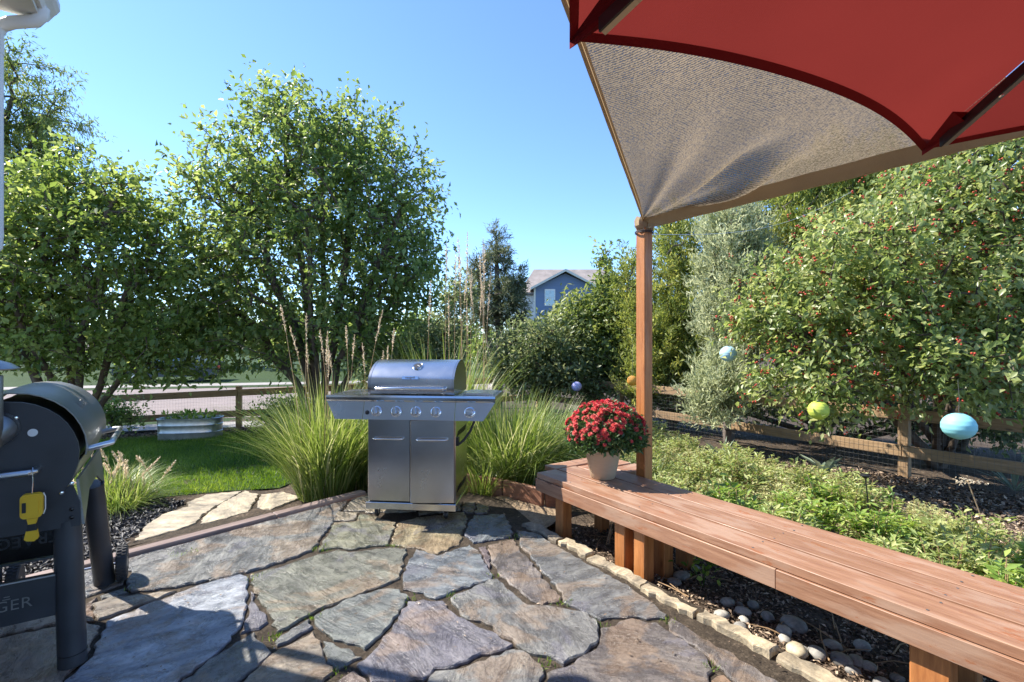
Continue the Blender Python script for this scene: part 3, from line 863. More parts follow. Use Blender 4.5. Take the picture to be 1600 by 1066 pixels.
# stepping stones of the side path
path = sheet('garden_path', [gp(200, 850, -.13), gp(229, 815, -.13), gp(290, 776, -.13), gp(322, 764, -.14), gp(385, 757, -.14), gp(480, 770, -.13), gp(390, 812, -.13)], M['sand'], 0.006, 0.3)
tag(path, 'short stone path leading off the patio to the lawn', 'path', kind='structure')
PATH = [[(292,780),(322,768),(379,762),(357,776),(341,784),(298,788)], [(208,845),(229,819),(256,801),(292,790),(339,788),(316,803),(307,815),(280,825)],
        [(313,817),(319,805),(343,787),(360,777),(382,765),(404,771),(388,798),(355,808)], [(400,792),(408,772),(440,768),(472,776),(424,795)]]
for pts in PATH:
    w = [gp(x, y, -.135) for x, y in pts]
    cx = sum((p for p in w), Vector()) / len(w)
    stone_slab('flagstone', w, gz1(cx.x, cx.y) + 0.03, 0.06, (0.35, 0.30, 0.225), M['path'], path)

# ================================================================== HOUSE CORNER (left edge)
C0 = Vector((-2.76, 3.0, 0)); HI = -BP
def hp(t, u, z): return C0 + BD * t + HI * u + Vector((0, 0, z))
EZ = 3.34
house = tag(empty('house', hp(0.2, 0.4, -0.08)), 'cream house corner with gutter and downspout at the left edge', 'house')
def hbox(name, t0, t1, u0, u1, z0, z1, mat, parent=house):
    m = MB()
    vs = [hp(a, b_, c) for c in (z0, z1) for a, b_ in ((t0, u0), (t1, u0), (t1, u1), (t0, u1))]
    m.add(vs, [(0, 3, 2, 1), (4, 5, 6, 7), (0, 1, 5, 4), (1, 2, 6, 5), (2, 3, 7, 6), (3, 0, 4, 7)])
    return m.build(name, mat, parent)
wall = hbox('wall', 0.14, 4.2, 0.33, 5.6, -0.1, EZ - 0.06, M['siding'])
for i in range(14):
    z = 0.12 + i * 0.215
    m = MB()
    vs = [hp(0.20, 0.33, z), hp(4.2, 0.33, z), hp(4.2, 0.308, z), hp(0.20, 0.308, z), hp(0.20, 0.33, z + .21), hp(4.2, 0.33, z + .21), hp(4.2, 0.322, z + .21), hp(0.20, 0.322, z + .21)]
    m.add(vs, [(0, 3, 2, 1), (4, 5, 6, 7), (0, 1, 5, 4), (1, 2, 6, 5), (2, 3, 7, 6), (3, 0, 4, 7)])
    m.build('siding_board', M['siding'], wall)
hbox('corner_board', 0.12, 0.20, 0.295, 0.37, -0.1, EZ - 0.07, M['white'])
hbox('soffit', 0.05, 4.5, 0.05, 5.9, EZ - 0.055, EZ - 0.03, M['cream'])
hbox('fascia', 0.03, 4.5, 0.10, 0.14, EZ - 0.03, EZ + 0.14, M['white'])
m = MB()
rv = [hp(0.0, 0.06, EZ + .12), hp(4.6, 0.06, EZ + .12), hp(4.6, 6.0, EZ + .12), hp(0.0, 6.0, EZ + .12), hp(2.3, 2.3, EZ + 1.1), hp(2.3, 3.7, EZ + 1.1)]
m.add(rv, [(0, 3, 2, 1), (0, 1, 4), (1, 2, 5, 4), (2, 3, 5), (3, 0, 4, 5)])
m.build('roof', M['shingle'], house)
# K-profile gutter
prof = [(0.085, 0.0), (0.03, 0.0), (0.015, 0.03), (-0.01, 0.06), (-0.025, 0.085), (-0.025, 0.125), (-0.015, 0.125), (-0.015, 0.09), (0.0, 0.06), (0.035, 0.012), (0.085, 0.012)]
MB().prism(prof, lambda u, v, a: hp(a, u, EZ - 0.02 + v), -0.02, 4.5).build('gutter', M['white'], house)
MB().prism([(0.09, 0.004), (0.03, 0.004), (-0.02, 0.085), (-0.02, 0.12), (0.09, 0.12)], lambda u, v, a: hp(a, u, EZ - 0.02 + v), -0.026, -0.018).build('gutter_cap', M['white'], house)
dsx = at(-6, 300, 2.84)
du = (dsx - C0).dot(HI); dt = (dsx - C0).dot(BD)
pth = [hp(0.10, 0.035, EZ), hp(0.10, 0.04, EZ - .05), hp(0.095, 0.065, EZ - .085), hp(dt * .5 + .05, du * .7, EZ - .115), hp(dt, du - .02, EZ - .135), hp(dt, du, EZ - .18), hp(dt, du, EZ - .3)]
m = MB().tube(pth, 0.034, 10)
ds = m.build('downspout_elbow', M['white'], house, smooth=True)
m = MB().tube([hp(dt, du, EZ - .28), hp(dt, du, 1.99)], 0.031, 10)
m.tube([hp(dt, du, 1.99), hp(dt, du + .0, 1.94), hp(dt + .03, du + .04, 1.88), hp(dt + .06, du + .06, 1.8), hp(dt + .06, du + .06, .1)], 0.030, 10)
m.build('downspout', M['white'], house, smooth=True)

# ================================================================== VEGETATION
def grow(name, label, cat, base, stems, lumps, nt, leaf, bark, nl=24, L=0.09, W=0.045, spread=0.13, twig=0.34, r0=0.006, seed=1, group=None,
         upd=0.35, droop=0.15, bias=0.42, kind='diamond', flat=0.6, extra=None, step=0.4, tint_pow=1.0, rmax=0.12):
    """tree or shrub: twig ends spread through the crown's lumps, joined to the stems by branches, leaves set along each twig"""
    g = np.random.default_rng(seed)
    base = np.array(base, float)
    lum = [(np.array(c, float), np.array(r, float)) for c, r in lumps]
    vol = np.array([r.prod() ** 0.8 for c, r in lum]); vol /= vol.sum()
    pick = g.choice(len(lum), nt, p=vol)
    u = nrm(g.normal(size=(nt, 3)))
    rad = g.random(nt) ** bias
    C = np.array([lum[i][0] for i in pick]); RR = np.array([lum[i][1] for i in pick])
    wob = 1 + 0.16 * np.sin(u[:, 0] * 5 + seed) * np.cos(u[:, 2] * 6 + pick * 1.7) + g.normal(0, 0.05, nt)
    T = C + u * RR * (rad * wob)[:, None]
    keep = T[:, 2] > base[2] + 0.12
    T = T[keep]; outd = nrm((u * RR)[keep]); nt = len(T)
    # skeleton
    nodes = [base]; par = [-1]
    for st in stems:
        prev = 0
        for p in st:
            nodes.append(np.array(p, float)); par.append(prev); prev = len(nodes) - 1
    cap = nt * 8 + 400
    NA = np.zeros((cap, 3)); cnt = len(nodes)
    NA[:cnt] = np.array(nodes)
    ax = NA[1:cnt]
    d0 = np.min(np.linalg.norm(T[:, None] - ax[None], axis=2), axis=1) if nt < 4000 else np.linalg.norm(T - base, axis=1)
    order = np.argsort(d0)
    tipnode = np.zeros(nt, int)
    tdir = np.zeros((nt, 3))
    hb = np.linalg.norm(NA[:cnt] - base, axis=1)
    HB = np.zeros(cap); HB[:cnt] = hb
    for ti in order:
        c = T[ti]
        dv = NA[:cnt] - c
        dist = np.sqrt((dv ** 2).sum(1))
        cost = dist + 0.25 * np.maximum(0, NA[:cnt, 2] - c[2]) + 0.06 * HB[:cnt]
        cost[0] += 5
        k = int(np.argmin(cost))
        a = NA[k]; dd = c - a; ln = max(dist[k], 1e-6)
        ns = max(1, int(ln / step))
        prev = k
        for s_ in range(1, ns + 1):
            f = s_ / ns
            p = a + dd * f + (g.normal(0, 0.03, 3) * ln if s_ < ns else 0)
            p[2] += -0.10 * ln * math.sin(math.pi * f) if ln > 0.6 else 0
            if cnt >= cap: break
            NA[cnt] = p; par.append(prev); HB[cnt] = HB[prev] + ln / ns; prev = cnt; cnt += 1
        tipnode[ti] = prev
        tdir[ti] = dd / ln
    par = np.array(par[:cnt])
    w = np.zeros(cnt); 
    w[tipnode] += 1
    for i in range(cnt - 1, 0, -1):
        w[par[i]] += w[i]
    rr = np.minimum(r0 * np.maximum(w, 0.6) ** 0.45, rmax)
    root = empty(name, base)
    tag(root, label, cat, group)
    ii = np.arange(1, cnt)
    A = NA[par[ii]]; B = NA[ii]
    me = cones_mesh('trunk', A - base, B - base, np.minimum(rr[par[ii]], rr[ii] * 1.5), rr[ii], 5)
    link('trunk', me, bark, root, True)
    # leaves
    td = nrm(tdir + outd * 0.7 + np.array([0, 0, upd]) + g.normal(0, 0.25, (nt, 3)))
    rep = np.repeat(np.arange(nt), nl)
    n = len(rep)
    s = g.random(n)
    Pq = T[rep] + td[rep] * ((s - 0.35) * twig)[:, None] + np.clip(g.normal(0, spread, (n, 3)), -1.5 * spread, 1.5 * spread) * (0.45 + 0.55 * s)[:, None]
    D = nrm(td[rep] * 0.6 + g.normal(0, 0.7, (n, 3)) + np.array([0, 0, -droop]))
    Nn = nrm(np.array([0, 0, flat]) + outd[rep] * 0.35 + g.normal(0, 0.55, (n, 3)))
    sz = g.uniform(0.5, 1.4, n); Ls = L * sz; Ws = W * sz * g.uniform(0.8, 1.2, n)
    tw = g.random(nt)
    tint = np.clip(0.55 * tw[rep] + 0.55 * g.random(n) - 0.05, 0, 1) ** tint_pow
    crown = link('crown', leaves_mesh('crown', Pq - base, D, Nn, Ls, Ws, tint, 0.22, kind), leaf, root, True)
    return root, T, td, Pq

def px_lumps(spec):
    """(px, py, depth, half-width px, half-height px, half-depth m)"""
    res = []
    for x, y, d, w, h, dd in spec:
        c = at(x, y, d)
        res.append((c, (w / F * d, dd, h / F * d)))
    return res

def gbase(px, d, dz=0):
    x = (px - 800) / F * d
    return (x, d, gz1(x, d) + dz)

def stemfan(base, tops, k=4, seed=0):
    g = random.Random(seed)
    res = []
    b = Vector(base)
    for tp in tops:
        tp = Vector(tp); st = []
        for i in range(1, k + 1):
            f = i / k
            p = b.lerp(tp, f)
            sw = math.sin(f * math.pi) * 0.12
            p += Vector((g.uniform(-.08, .08) - (tp.x - b.x) * sw * 0.6, g.uniform(-.08, .08), sw * 0.4))
            st.append(p)
        res.append(st)
    return res

# big rounded tree left of centre
dA = 9.4
bA = gbase(503, dA)
lA = px_lumps([(500, 390, dA, 175, 150, 1.9), (470, 270, dA, 135, 115, 1.5), (443, 175, dA, 60, 62, 0.8), (545, 225, dA, 78, 68, 1.0), (600, 310, dA, 88, 110, 1.4), (625, 430, dA, 70, 95, 1.4),
               (370, 330, dA, 80, 95, 1.3), (345, 450, dA, 75, 90, 1.3), (400, 520, dA, 110, 65, 1.5), (570, 520, dA, 80, 60, 1.4), (330, 545, dA - .4, 60, 45, 0.9)])
stA = stemfan(bA, [at(440, 200, dA), at(500, 260, dA + .6), at(560, 250, dA), at(620, 350, dA - .5), at(380, 330, dA - .5), at(340, 450, dA + .2), at(470, 330, dA - 1.0), at(640, 440, dA + .5)], 6, 3)
grow('leafy_tree', 'large rounded green tree with many stems left of the gas grill', 'tree', bA, stA, lA, 2050, M['leaf_ash'], M['bark'], 21, 0.105, 0.056, 0.085, 0.46, 0.0055, 21, droop=0.35)
# tree on the left
dB = 8.4
bB = gbase(118, dB)
lB = px_lumps([(120, 420, dB, 150, 120, 1.6), (130, 310, dB, 105, 70, 1.1), (60, 330, dB, 90, 80, 1.2), (215, 330, dB, 55, 55, .8), (250, 440, dB, 75, 85, 1.1), (30, 450, dB, 110, 110, 1.4), (120, 540, dB, 140, 50, 1.3), (255, 530, dB, 70, 50, 1.0), (235, 580, dB, 60, 24, .6), (-80, 420, dB, 90, 130, 1.3)])
stB = stemfan(bB, [at(60, 380, dB), at(115, 330, dB + .5), at(165, 330, dB - .4), at(235, 400, dB), at(20, 470, dB - .5), at(270, 500, dB + .3), at(-60, 430, dB)], 6, 5)
_, TB, _, _ = grow('leafy_tree', 'broad green tree with open branching behind the smoker', 'tree', bB, stB, lB, 1500, M['leaf_left'], M['bark'], 20, 0.105, 0.058, 0.085, 0.46, 0.0055, 33, droop=0.35)
# taller feathery tree at the far left
dC = 11.5
bC = gbase(-90, dC)
lC = px_lumps([(10, 180, dC, 95, 40, 1.2), (60, 160, dC, 62, 26, .9), (95, 200, dC, 52, 22, .8), (20, 110, dC, 62, 36, .9), (-60, 200, dC, 120, 130, 1.6), (40, 245, dC, 85, 45, 1.2), (-40, 320, dC, 120, 110, 1.4)])
stC = stemfan(bC, [at(-60, 120, dC), at(20, 150, dC), at(60, 190, dC), at(-120, 200, dC), at(0, 250, dC)], 7, 8)
grow('feathery_tree', 'tall tree with drooping feathery foliage at the upper left', 'tree', bC, stC, lC, 800, M['leaf_locust'], M['bark'], 46, 0.11, 0.028, 0.085, 0.55, 0.0055, 41, upd=-0.1, droop=0.9)
# young pine in the middle distance
dD = 13.0
bD = gbase(778, dD)
trunkD = [at(782, 560, dD), at(780, 500, dD), at(777, 450, dD), at(776, 410, dD), at(776, 372, dD)]
trunkD2 = [at(768, 560, dD), at(758, 500, dD + .2), at(750, 450, dD + .3), at(748, 420, dD + .3)]
lD = px_lumps([(776, 372, dD, 14, 16, .3), (776, 405, dD, 26, 22, .5), (750, 425, dD + .3, 20, 24, .4), (800, 440, dD, 24, 24, .6), (780, 455, dD, 40, 26, .8), (765, 490, dD, 38, 26, .8), (805, 480, dD, 22, 26, .6), (738, 460, dD, 16, 26, .5), (812, 510, dD, 16, 22, .5)])
grow('pine_tree', 'thin young pine with see-through branches beside the blue house', 'tree', bD, [trunkD, trunkD2], lD, 340, M['leaf_pine'], M['bark_pine'], 56, 0.13, 0.018, 0.06, 0.25, 0.009, 52, upd=0.5, droop=0.0, bias=0.6)
# shrubs beyond the right-hand fence
def shrub(label, px, d, spec, nt, leaf, seed, nl=24, L=0.085, W=0.045, name='leafy_shrub', **kw):
    b0 = gbase(px, d)
    lm = px_lumps(spec)
    tops = [Vector(c) + Vector((0, 0, r[2] * .2)) for c, r in lm]
    return grow(name, label, kw.pop('cat', 'shrub'), b0, stemfan(b0, tops, 4, seed), lm, nt, leaf, kw.pop('bark', M['bark']), nl, L, W, seed=seed, **kw)
dE = 11.6
shrub('tall loose green shrub just left of the cedar post', 935, dE, [(962, 472, dE, 40, 44, .8), (945, 405, dE, 10, 18, .25), (948, 432, dE, 14, 20, .3), (908, 510, dE, 52, 46, 1.0), (970, 525, dE, 50, 70, 1.0), (925, 560, dE, 70, 55, 1.1)], 850, M['leaf_shrub2'], 61, L=0.12, W=0.06)
dE2 = 11.0
shrub('dark green shrub over the fence behind the lilac lantern', 850, dE2, [(850, 545, dE2, 65, 48, 1.0), (835, 580, dE2, 55, 40, .8), (900, 575, dE2, 70, 45, .9), (800, 560, dE2 + .5, 40, 45, .8)], 760, M['leaf_shrub'], 62, L=0.10, W=0.05)
shrub('low dark shrub under the big rounded tree', 640, 10.4, [(640, 560, 10.4, 55, 40, .9), (690, 540, 10.8, 45, 55, .8), (715, 470, 11.5, 30, 45, .6), (600, 580, 10.4, 45, 25, .7)], 420, M['leaf_shrub'], 63, L=0.09, W=0.045)
shrub('small green bush at the foot of the fence post by the lawn', 430, 10.0, [(425, 652, 10.0, 38, 20, .4), (455, 640, 10.0, 28, 20, .4)], 110, M['leaf_ash'], 64, L=0.07, W=0.035)
shrub('leafy weed growing beside the smoker lid handle', 185, 9.6, [(185, 650, 9.6, 30, 14, .3), (160, 640, 9.6, 25, 16, .3)], 80, M['leaf_left'], 65, L=0.07, W=0.035)
jk = dict(name='juniper', cat='juniper', nl=64, L=0.09, W=0.022, spread=0.06, twig=0.42, upd=1.1, droop=-0.5, flat=0.1, bark=M['bark_pine'], bias=0.5)
dF = 10.0
shrub('tall green juniper directly behind the cedar post', 1050, dF, [(1060, 420, dF, 45, 85, .8), (1050, 360, dF, 22, 40, .4), (1075, 520, dF, 60, 80, 1.0), (1020, 540, dF, 40, 70, .8), (985, 470, dF + .6, 22, 80, .5), (1100, 590, dF, 70, 45, .9), (1000, 590, dF, 35, 45, .6)], 900, M['leaf_juniper'], 71, **jk)
dF2 = 8.2
shrub('silvery blue juniper right of the cedar post', 1140, dF2, [(1140, 420, dF2, 42, 85, .7), (1130, 360, dF2, 28, 40, .5), (1150, 500, dF2, 48, 80, .7), (1120, 610, dF2 - .6, 42, 55, .5), (1170, 370, dF2, 25, 50, .4)], 750, M['leaf_juniper_blue'], 72, **jk)
dG = 8.8
shrub('bright green juniper rising behind the berry tree', 1275, dG, [(1270, 370, dG, 85, 110, 1.1), (1310, 290, dG, 60, 60, .9), (1230, 330, dG, 45, 60, .7), (1370, 290, dG, 60, 70, .9), (1270, 500, dG, 95, 90, 1.1), (1420, 350, dG, 80, 100, 1.0)], 1300, M['leaf_juniper'], 73, **jk)
dH2 = 8.6
shrub('dark green hedge behind the right-hand fence', 1500, dH2, [(1480, 560, dH2, 110, 70, .8), (1600, 480, dH2, 100, 130, .9), (1350, 600, dH2, 100, 50, .8), (1560, 640, dH2 - .4, 90, 40, .6)], 420, M['leaf_shrub'], 74, L=0.10, W=0.05)
shrub('tangled dark undergrowth at the foot of the right-hand fence', 1300, 8.9, [(1080, 632, 9.7, 70, 28, .4), (1200, 632, 9.1, 70, 26, .4), (1330, 640, 8.5, 70, 28, .4), (1450, 650, 8.0, 70, 30, .4), (1580, 660, 7.6, 80, 34, .4), (1000, 615, 10.5, 50, 22, .4)], 520, M['leaf_shrub'], 75, nl=20, L=0.09, W=0.045)
# crabapple with berries
dH = 6.0
bH = (5.95, 7.0, gz1(5.95, 7.0))
lH = px_lumps([(1430, 400, dH, 190, 130, 1.3), (1540, 290, dH, 130, 95, 1.2), (1330, 470, dH - .2, 120, 110, 1.0), (1230, 490, dH, 70, 75, .8), (1170, 500, dH + .2, 40, 40, .5), (1250, 590, dH - .3, 70, 50, .7), (1450, 560, dH - .6, 140, 75, .9), (1590, 520, dH - .6, 100, 130, .9),
               (1300, 640, dH - .6, 32, 40, .35), (1500, 610, dH - 1.0, 60, 35, .5), (1480, 240, dH + .3, 90, 50, 0.8), (1700, 400, dH, 110, 220, 1.2)])
stH = stemfan(bH, [at(1500, 330, dH), at(1420, 430, dH), at(1560, 350, dH - .3), at(1340, 500, dH), at(1240, 520, dH), at(1600, 500, dH - .5), at(1460, 560, dH - .5), at(1680, 350, dH)], 6, 9)
rootH, TH, tdH, PH = grow('crabapple_tree', 'yellow-green tree full of small red berries at the right', 'tree', bH, stH, lH, 2000, M['leaf_apple'], M['bark'], 27, 0.074, 0.040, 0.075, 0.36, 0.005, 81, droop=0.5, kind='diamond', step=0.3)
g = np.random.default_rng(82)
# berries in hanging clusters
sel = g.choice(len(TH), 1300)
n_b = 4
bp_ = (TH[sel] + tdH[sel] * 0.16 + g.normal(0, 0.09, (len(sel), 3)))
rep = np.repeat(np.arange(len(sel)), n_b)
bc = bp_[rep] + g.normal(0, 0.017, (len(rep), 3)) - np.array([0, 0, 0.02])
ico = bmesh.new(); bmesh.ops.create_icosphere(ico, subdivisions=1, radius=1)
iv = np.array([v.co[:] for v in ico.verts]); itr = np.array([[v.index for v in f.verts] for f in ico.faces]); ico.free()
br = g.uniform(0.008, 0.0128, len(bc))
co = (bc[:, None] + iv[None] * br[:, None, None]).reshape(-1, 3) - np.array(bH)
tr = (itr[None] + (np.arange(len(bc)) * len(iv))[:, None, None]).reshape(-1, 3)
o = link('berries', raw_mesh('berries', co, tr, None, True), M['berry'], rootH, True); o['kind'] = 'stuff'
# the largest, nearest leaves of that tree one by one
leaf_me = leaves_mesh('leaf', np.zeros((1, 3)), np.array([[1., 0, 0]]), np.array([[0, 0, 1.]]), np.array([0.085]), np.array([0.048]), np.array([0.75]), 0.2, 'oval')
leaf_me.materials.append(M['leaf_apple'])
near = np.argsort(TH[:, 1] + 0.15 * g.random(len(TH)))[:40]
for k in range(150):
    i = int(near[k % len(near)])
    o = link('leaf', leaf_me, None, rootH, True)
    o.location = Vector(TH[i] + tdH[i] * 0.08 + g.normal(0, 0.10, 3) - np.array(bH))
    o.rotation_euler = (g.uniform(-.7, .9), g.uniform(-.2, 1.0), g.uniform(0, 6.28))
    s_ = g.uniform(0.8, 1.25); o.scale = (s_, s_, s_)
# distant trees across the street
r2 = random.Random(4)
far_lab = 'hazy green tree in the row across the street'
for i, (px, d, w, h) in enumerate([(-150, 34, 95, 110), (60, 36, 80, 95), (210, 33, 70, 85), (330, 38, 75, 90), (450, 35, 70, 80), (560, 40, 60, 75), (655, 36, 50, 70), (715, 44, 45, 55), (770, 38, 40, 35), (1010, 40, 60, 70), (1120, 34, 70, 90), (1280, 30, 80, 100), (1450, 30, 90, 110), (1640, 28, 110, 130)]):
    x = (px - 800) / F * d
    b0 = (x, d, -0.6)
    hh = h / F * d; ww = w / F * d
    lm = [((x, d, hh * .62), (ww * .62, ww * .6, hh * .42)), ((x - ww * .3, d, hh * .45), (ww * .5, ww * .5, hh * .35)), ((x + ww * .35, d, hh * .5), (ww * .5, ww * .5, hh * .35)), ((x, d, hh * .2), (ww * .6, ww * .5, hh * .3))]
    grow('street_tree', far_lab, 'tree', b0, stemfan(b0, [(x, d, hh * .8), (x - ww * .3, d, hh * .5), (x + ww * .3, d, hh * .5)], 4, i), lm, 230, M['leaf_left'] if i % 2 else M['leaf_ash'], M['bark'], 16, 0.34, 0.2, 0.35, 0.7, 0.02, 100 + i, 'trees across the street', step=1.0)

# ---- ornamental grasses
def blades(g, n, r_base, h, lean, width, seg=6, arch=1.0, tuft=(0, 0, 0)):
    az = g.uniform(0, 2 * np.pi, n); rb = r_base * np.sqrt(g.random(n))
    az0 = az + g.normal(0, 0.5, n)
    ln = h * g.uniform(0.55, 1.15, n)
    le = lean * g.uniform(0.15, 1.3, n)
    out = np.stack([np.cos(az0), np.sin(az0), np.zeros(n)], 1)
    side = np.stack([-np.sin(az0), np.cos(az0), np.zeros(n)], 1)
    base = np.stack([np.cos(az) * rb, np.sin(az) * rb, np.zeros(n)], 1) + np.array(tuft)
    cs = []
    w = width * g.uniform(0.6, 1.3, n)
    for i in range(seg + 1):
        f = i / seg
        horiz = ln * (le * f + arch * 0.55 * le * f ** 3)
        vert = ln * (f * np.cos(le * 0.6) - arch * 0.55 * le * f ** 2.6)
        p = base + out * horiz[:, None] + np.array([0, 0, 1.]) * np.maximum(vert, 0.01 + 0.02 * f)[:, None]
        ww = (w * (1 - f ** 2.2) * (0.7 + 0.3 * math.sin(f * 3)))[:, None]
        cs.append((p - side * ww * .5, p + side * ww * .5))
    co = np.stack([c for pr in cs for c in pr], 1)          # n, 2*(seg+1), 3
    nv = 2 * (seg + 1)
    b_ = np.arange(n)[:, None] * nv
    q = np.concatenate([b_ + np.array([[2 * i, 2 * i + 1, 2 * i + 3, 2 * i + 2]]) for i in range(seg)], 0)
    tint = np.repeat(np.clip(g.normal(0.45, 0.25, n), 0, 1), nv)
    return co.reshape(-1, 3), q, tint

def plume_set(root, g, spots, hmin, hmax, plean=0.12, head=0.3, hr=0.018):
    for (x, y) in spots:
        h = g.uniform(hmin, hmax)
        dx, dy = g.normal(0, plean, 2)
        pts = [(x + dx * h * f ** 1.6, y + dy * h * f ** 1.6, h * f) for f in (0, .3, .6, .85, 1)]
        st = MB().tube(pts, [0.004, 0.0035, 0.003, 0.002, 0.0012], 4, False).build('stalk', M['plume'], root, True)
        a = st.data.attributes.new('tint', 'FLOAT', 'POINT'); a.data.foreach_set('value', [0.25] * len(st.data.vertices))
        n = 110
        hl = head * g.uniform(.8, 1.25)
        f = g.random(n)
        top = np.array(pts[-1]); dn = nrm((np.array(pts[-2]) - top)[None])[0]
        P0 = top + dn * (f * hl)[:, None]
        D = nrm(g.normal(0, .5, (n, 3)) - dn * 1.2)
        me = leaves_mesh('plume', P0, D, g.normal(size=(n, 3)), (hr * 3.0) * np.sin(np.clip(f, .06, .97) * np.pi) ** .6 * g.uniform(.6, 1.2, n), np.full(n, 0.007), np.clip(g.normal(.5, .25, n), 0, 1), .1)
        link('plume', me, M['plume'], st, True)

def grass(label, x, y, n, rb, h, lean, width, seed, plumes=None, arch=1.0, name='ornamental_grass', mat='grass_blade', group=None, cat='grass clump', **pk):
    g = np.random.default_rng(seed)
    root = tag(empty(name, (x, y, gz1(x, y))), label, cat, group)
    co, q, ti = blades(g, n, rb, h, lean, width, 7, arch)
    o = link('blades', raw_mesh('blades', co, q, ti), M[mat], root, True); o['kind'] = 'stuff'
    if plumes:
        plume_set(root, g, plumes, **pk)
    return root
def ring(g, n, r):
    return [(g.uniform(-r, r), g.uniform(-r, r)) for _ in range(n)]
rg = random.Random(3)
grass('big arching green grass clump left of the gas grill', -1.86, 4.98, 1350, 0.26, 1.24, 0.44, 0.013, 201, ring(rg, 10, .3), hmin=1.35, hmax=1.9, plean=0.09, head=0.3, hr=.012)
grass('green grass clump touching the left side of the grill cart', -1.55, 5.35, 1000, 0.26, 1.12, 0.5, 0.012, 202, ring(rg, 5, .25), hmin=1.35, hmax=1.8, plean=0.08, head=0.28, hr=.012)
grass('very tall grass with upright plumes rising behind the grill lid', -0.76, 5.55, 420, 0.3, 1.75, 0.32, 0.014, 203, [(rg.uniform(-.3, .55), rg.uniform(-.3, .3)) for _ in range(17)], hmin=2.0, hmax=2.75, plean=0.035, head=0.5, hr=0.014)
grass('bushy green grass clump right of the gas grill', -0.05, 5.25, 1400, 0.32, 1.08, 0.6, 0.012, 204)
grass('pale arching grass clump behind the bench end', 0.32, 5.65, 1100, 0.28, 1.0, 0.72, 0.011, 205)
grass('small tuft of grass at the right wheel of the grill', -0.28, 4.68, 140, 0.09, 0.55, 0.6, 0.012, 206)
fg = [(rg.uniform(-.3, .4), rg.uniform(-.25, .25)) for _ in range(22)]
grass('low fountain grass with pale plumes behind the smoker', -4.05, 5.0, 800, 0.22, 0.48, 0.85, 0.008, 207, fg, hmin=0.32, hmax=0.55, plean=0.42, head=0.2, hr=0.013)
grass('short green grass tuft at the lawn corner by the smoker', -3.75, 4.75, 500, 0.2, 0.42, 0.8, 0.008, 208)

# ---- lawn blades
def in_poly(px_, py_, poly):
    ins = np.zeros(len(px_), bool)
    n = len(poly)
    for i in range(n):
        x1, y1 = poly[i]; x2, y2 = poly[(i + 1) % n]
        c = ((y1 > py_) != (y2 > py_)) & (px_ < (x2 - x1) * (py_ - y1) / (y2 - y1 + 1e-12) + x1)
        ins ^= c
    return ins
def turf(name, poly, n, h, w, mat, seed, label):
    g = np.random.default_rng(seed)
    P_ = np.array(poly)
    x = g.uniform(P_[:, 0].min(), P_[:, 0].max(), n * 2); y = g.uniform(P_[:, 1].min(), P_[:, 1].max(), n * 2)
    k = in_poly(x, y, poly); x = x[k][:n]; y = y[k][:n]; n = len(x)
    z = gz(x, y)
    az = g.uniform(0, 6.28, n); hh = h * g.uniform(.5, 1.3, n); le = g.normal(0, .45, (n, 2))
    b_ = np.stack([x, y, z], 1); sd = np.stack([np.cos(az), np.sin(az), np.zeros(n)], 1) * w * .5
    tip = b_ + np.stack([le[:, 0] * hh, le[:, 1] * hh, hh], 1)
    co = np.stack([b_ - sd, b_ + sd, tip], 1).reshape(-1, 3)
    ti = np.repeat(np.clip(.45 + .25 * np.sin(x * 3.1 + y) * np.cos(y * 2.3) + g.normal(0, .22, n), 0, 1), 3)
    o = link(name, raw_mesh(name, co, np.arange(3 * n).reshape(-1, 3), ti), M[mat])
    return tag(o, label, 'grass', kind='stuff')
turf('lawn_grass', lawn_poly, 95000, 0.055, 0.011, 'lawn_blade', 301, 'short green grass blades of the lawn')
vp = [tuple(fpt(a, b_)[:2]) for a, b_ in ((-8, .95), (9, .95), (9, 2.3), (-8, 2.3))]
def gz_const(z):
    return z
# ---- bark chips
def chips(name, poly, n, size, mat, seed, label, dz=0.0, lift=0.02):
    g = np.random.default_rng(seed)
    P_ = np.array([(p[0], p[1]) for p in poly])
    x = g.uniform(P_[:, 0].min(), P_[:, 0].max(), n * 3); y = g.uniform(P_[:, 1].min(), P_[:, 1].max(), n * 3)
    k = in_poly(x, y, [tuple(p) for p in P_]); x = x[k][:n]; y = y[k][:n]; n = len(x)
    p = np.stack([x, y, gz(x, y) + dz + g.uniform(0.002, lift, n)], 1)
    D = nrm(g.normal(size=(n, 3)) * np.array([1, 1, .35]))
    N_ = nrm(g.normal(0, .45, (n, 3)) + np.array([0, 0, 1.]))
    me = leaves_mesh(name, p, D, N_, size * g.uniform(.5, 1.5, n), size * .5 * g.uniform(.5, 1.3, n), np.clip(g.normal(.45, .27, n), 0, 1), .25)
    return tag(link(name, me, M[mat]), label, 'mulch', kind='stuff')
chips('bark_mulch', [(-4.3, 4.3), (-3.6, 5.05), (-3.22, 4.9), (-3.14, 4.4), (-2.98, 3.85), (-2.75, 3.5), (-3.3, 2.9), (-4.0, 3.5)], 9000, 0.045, 'chips_black', 311, 'black bark chips between smoker and path', lift=0.03)
chips('bark_mulch', [bench_pt(0.1, -0.02), bench_pt(3.6, -0.02), bench_pt(3.6, 0.95), bench_pt(0.1, 0.95)], 16000, 0.026, 'chips_brown', 312, 'brown wood chips lying under the bench')
chips('bark_mulch', [(2.0, 7.9), (4.8, 6.4), (6.5, 4.2), (4.6, 3.0), (3.3, 4.3), (2.0, 6.0)], 15000, 0.055, 'chips_brown', 313, 'coarse brown bark spread along the right-hand fence', lift=0.03)
chips('bark_mulch', [(-9, 9.5), (-2.9, 9.95), (-2.4, 11.2), (-9, 10.2)], 7000, 0.06, 'chips_brown', 314, 'brown bark bed between lawn and fence', lift=0.03)

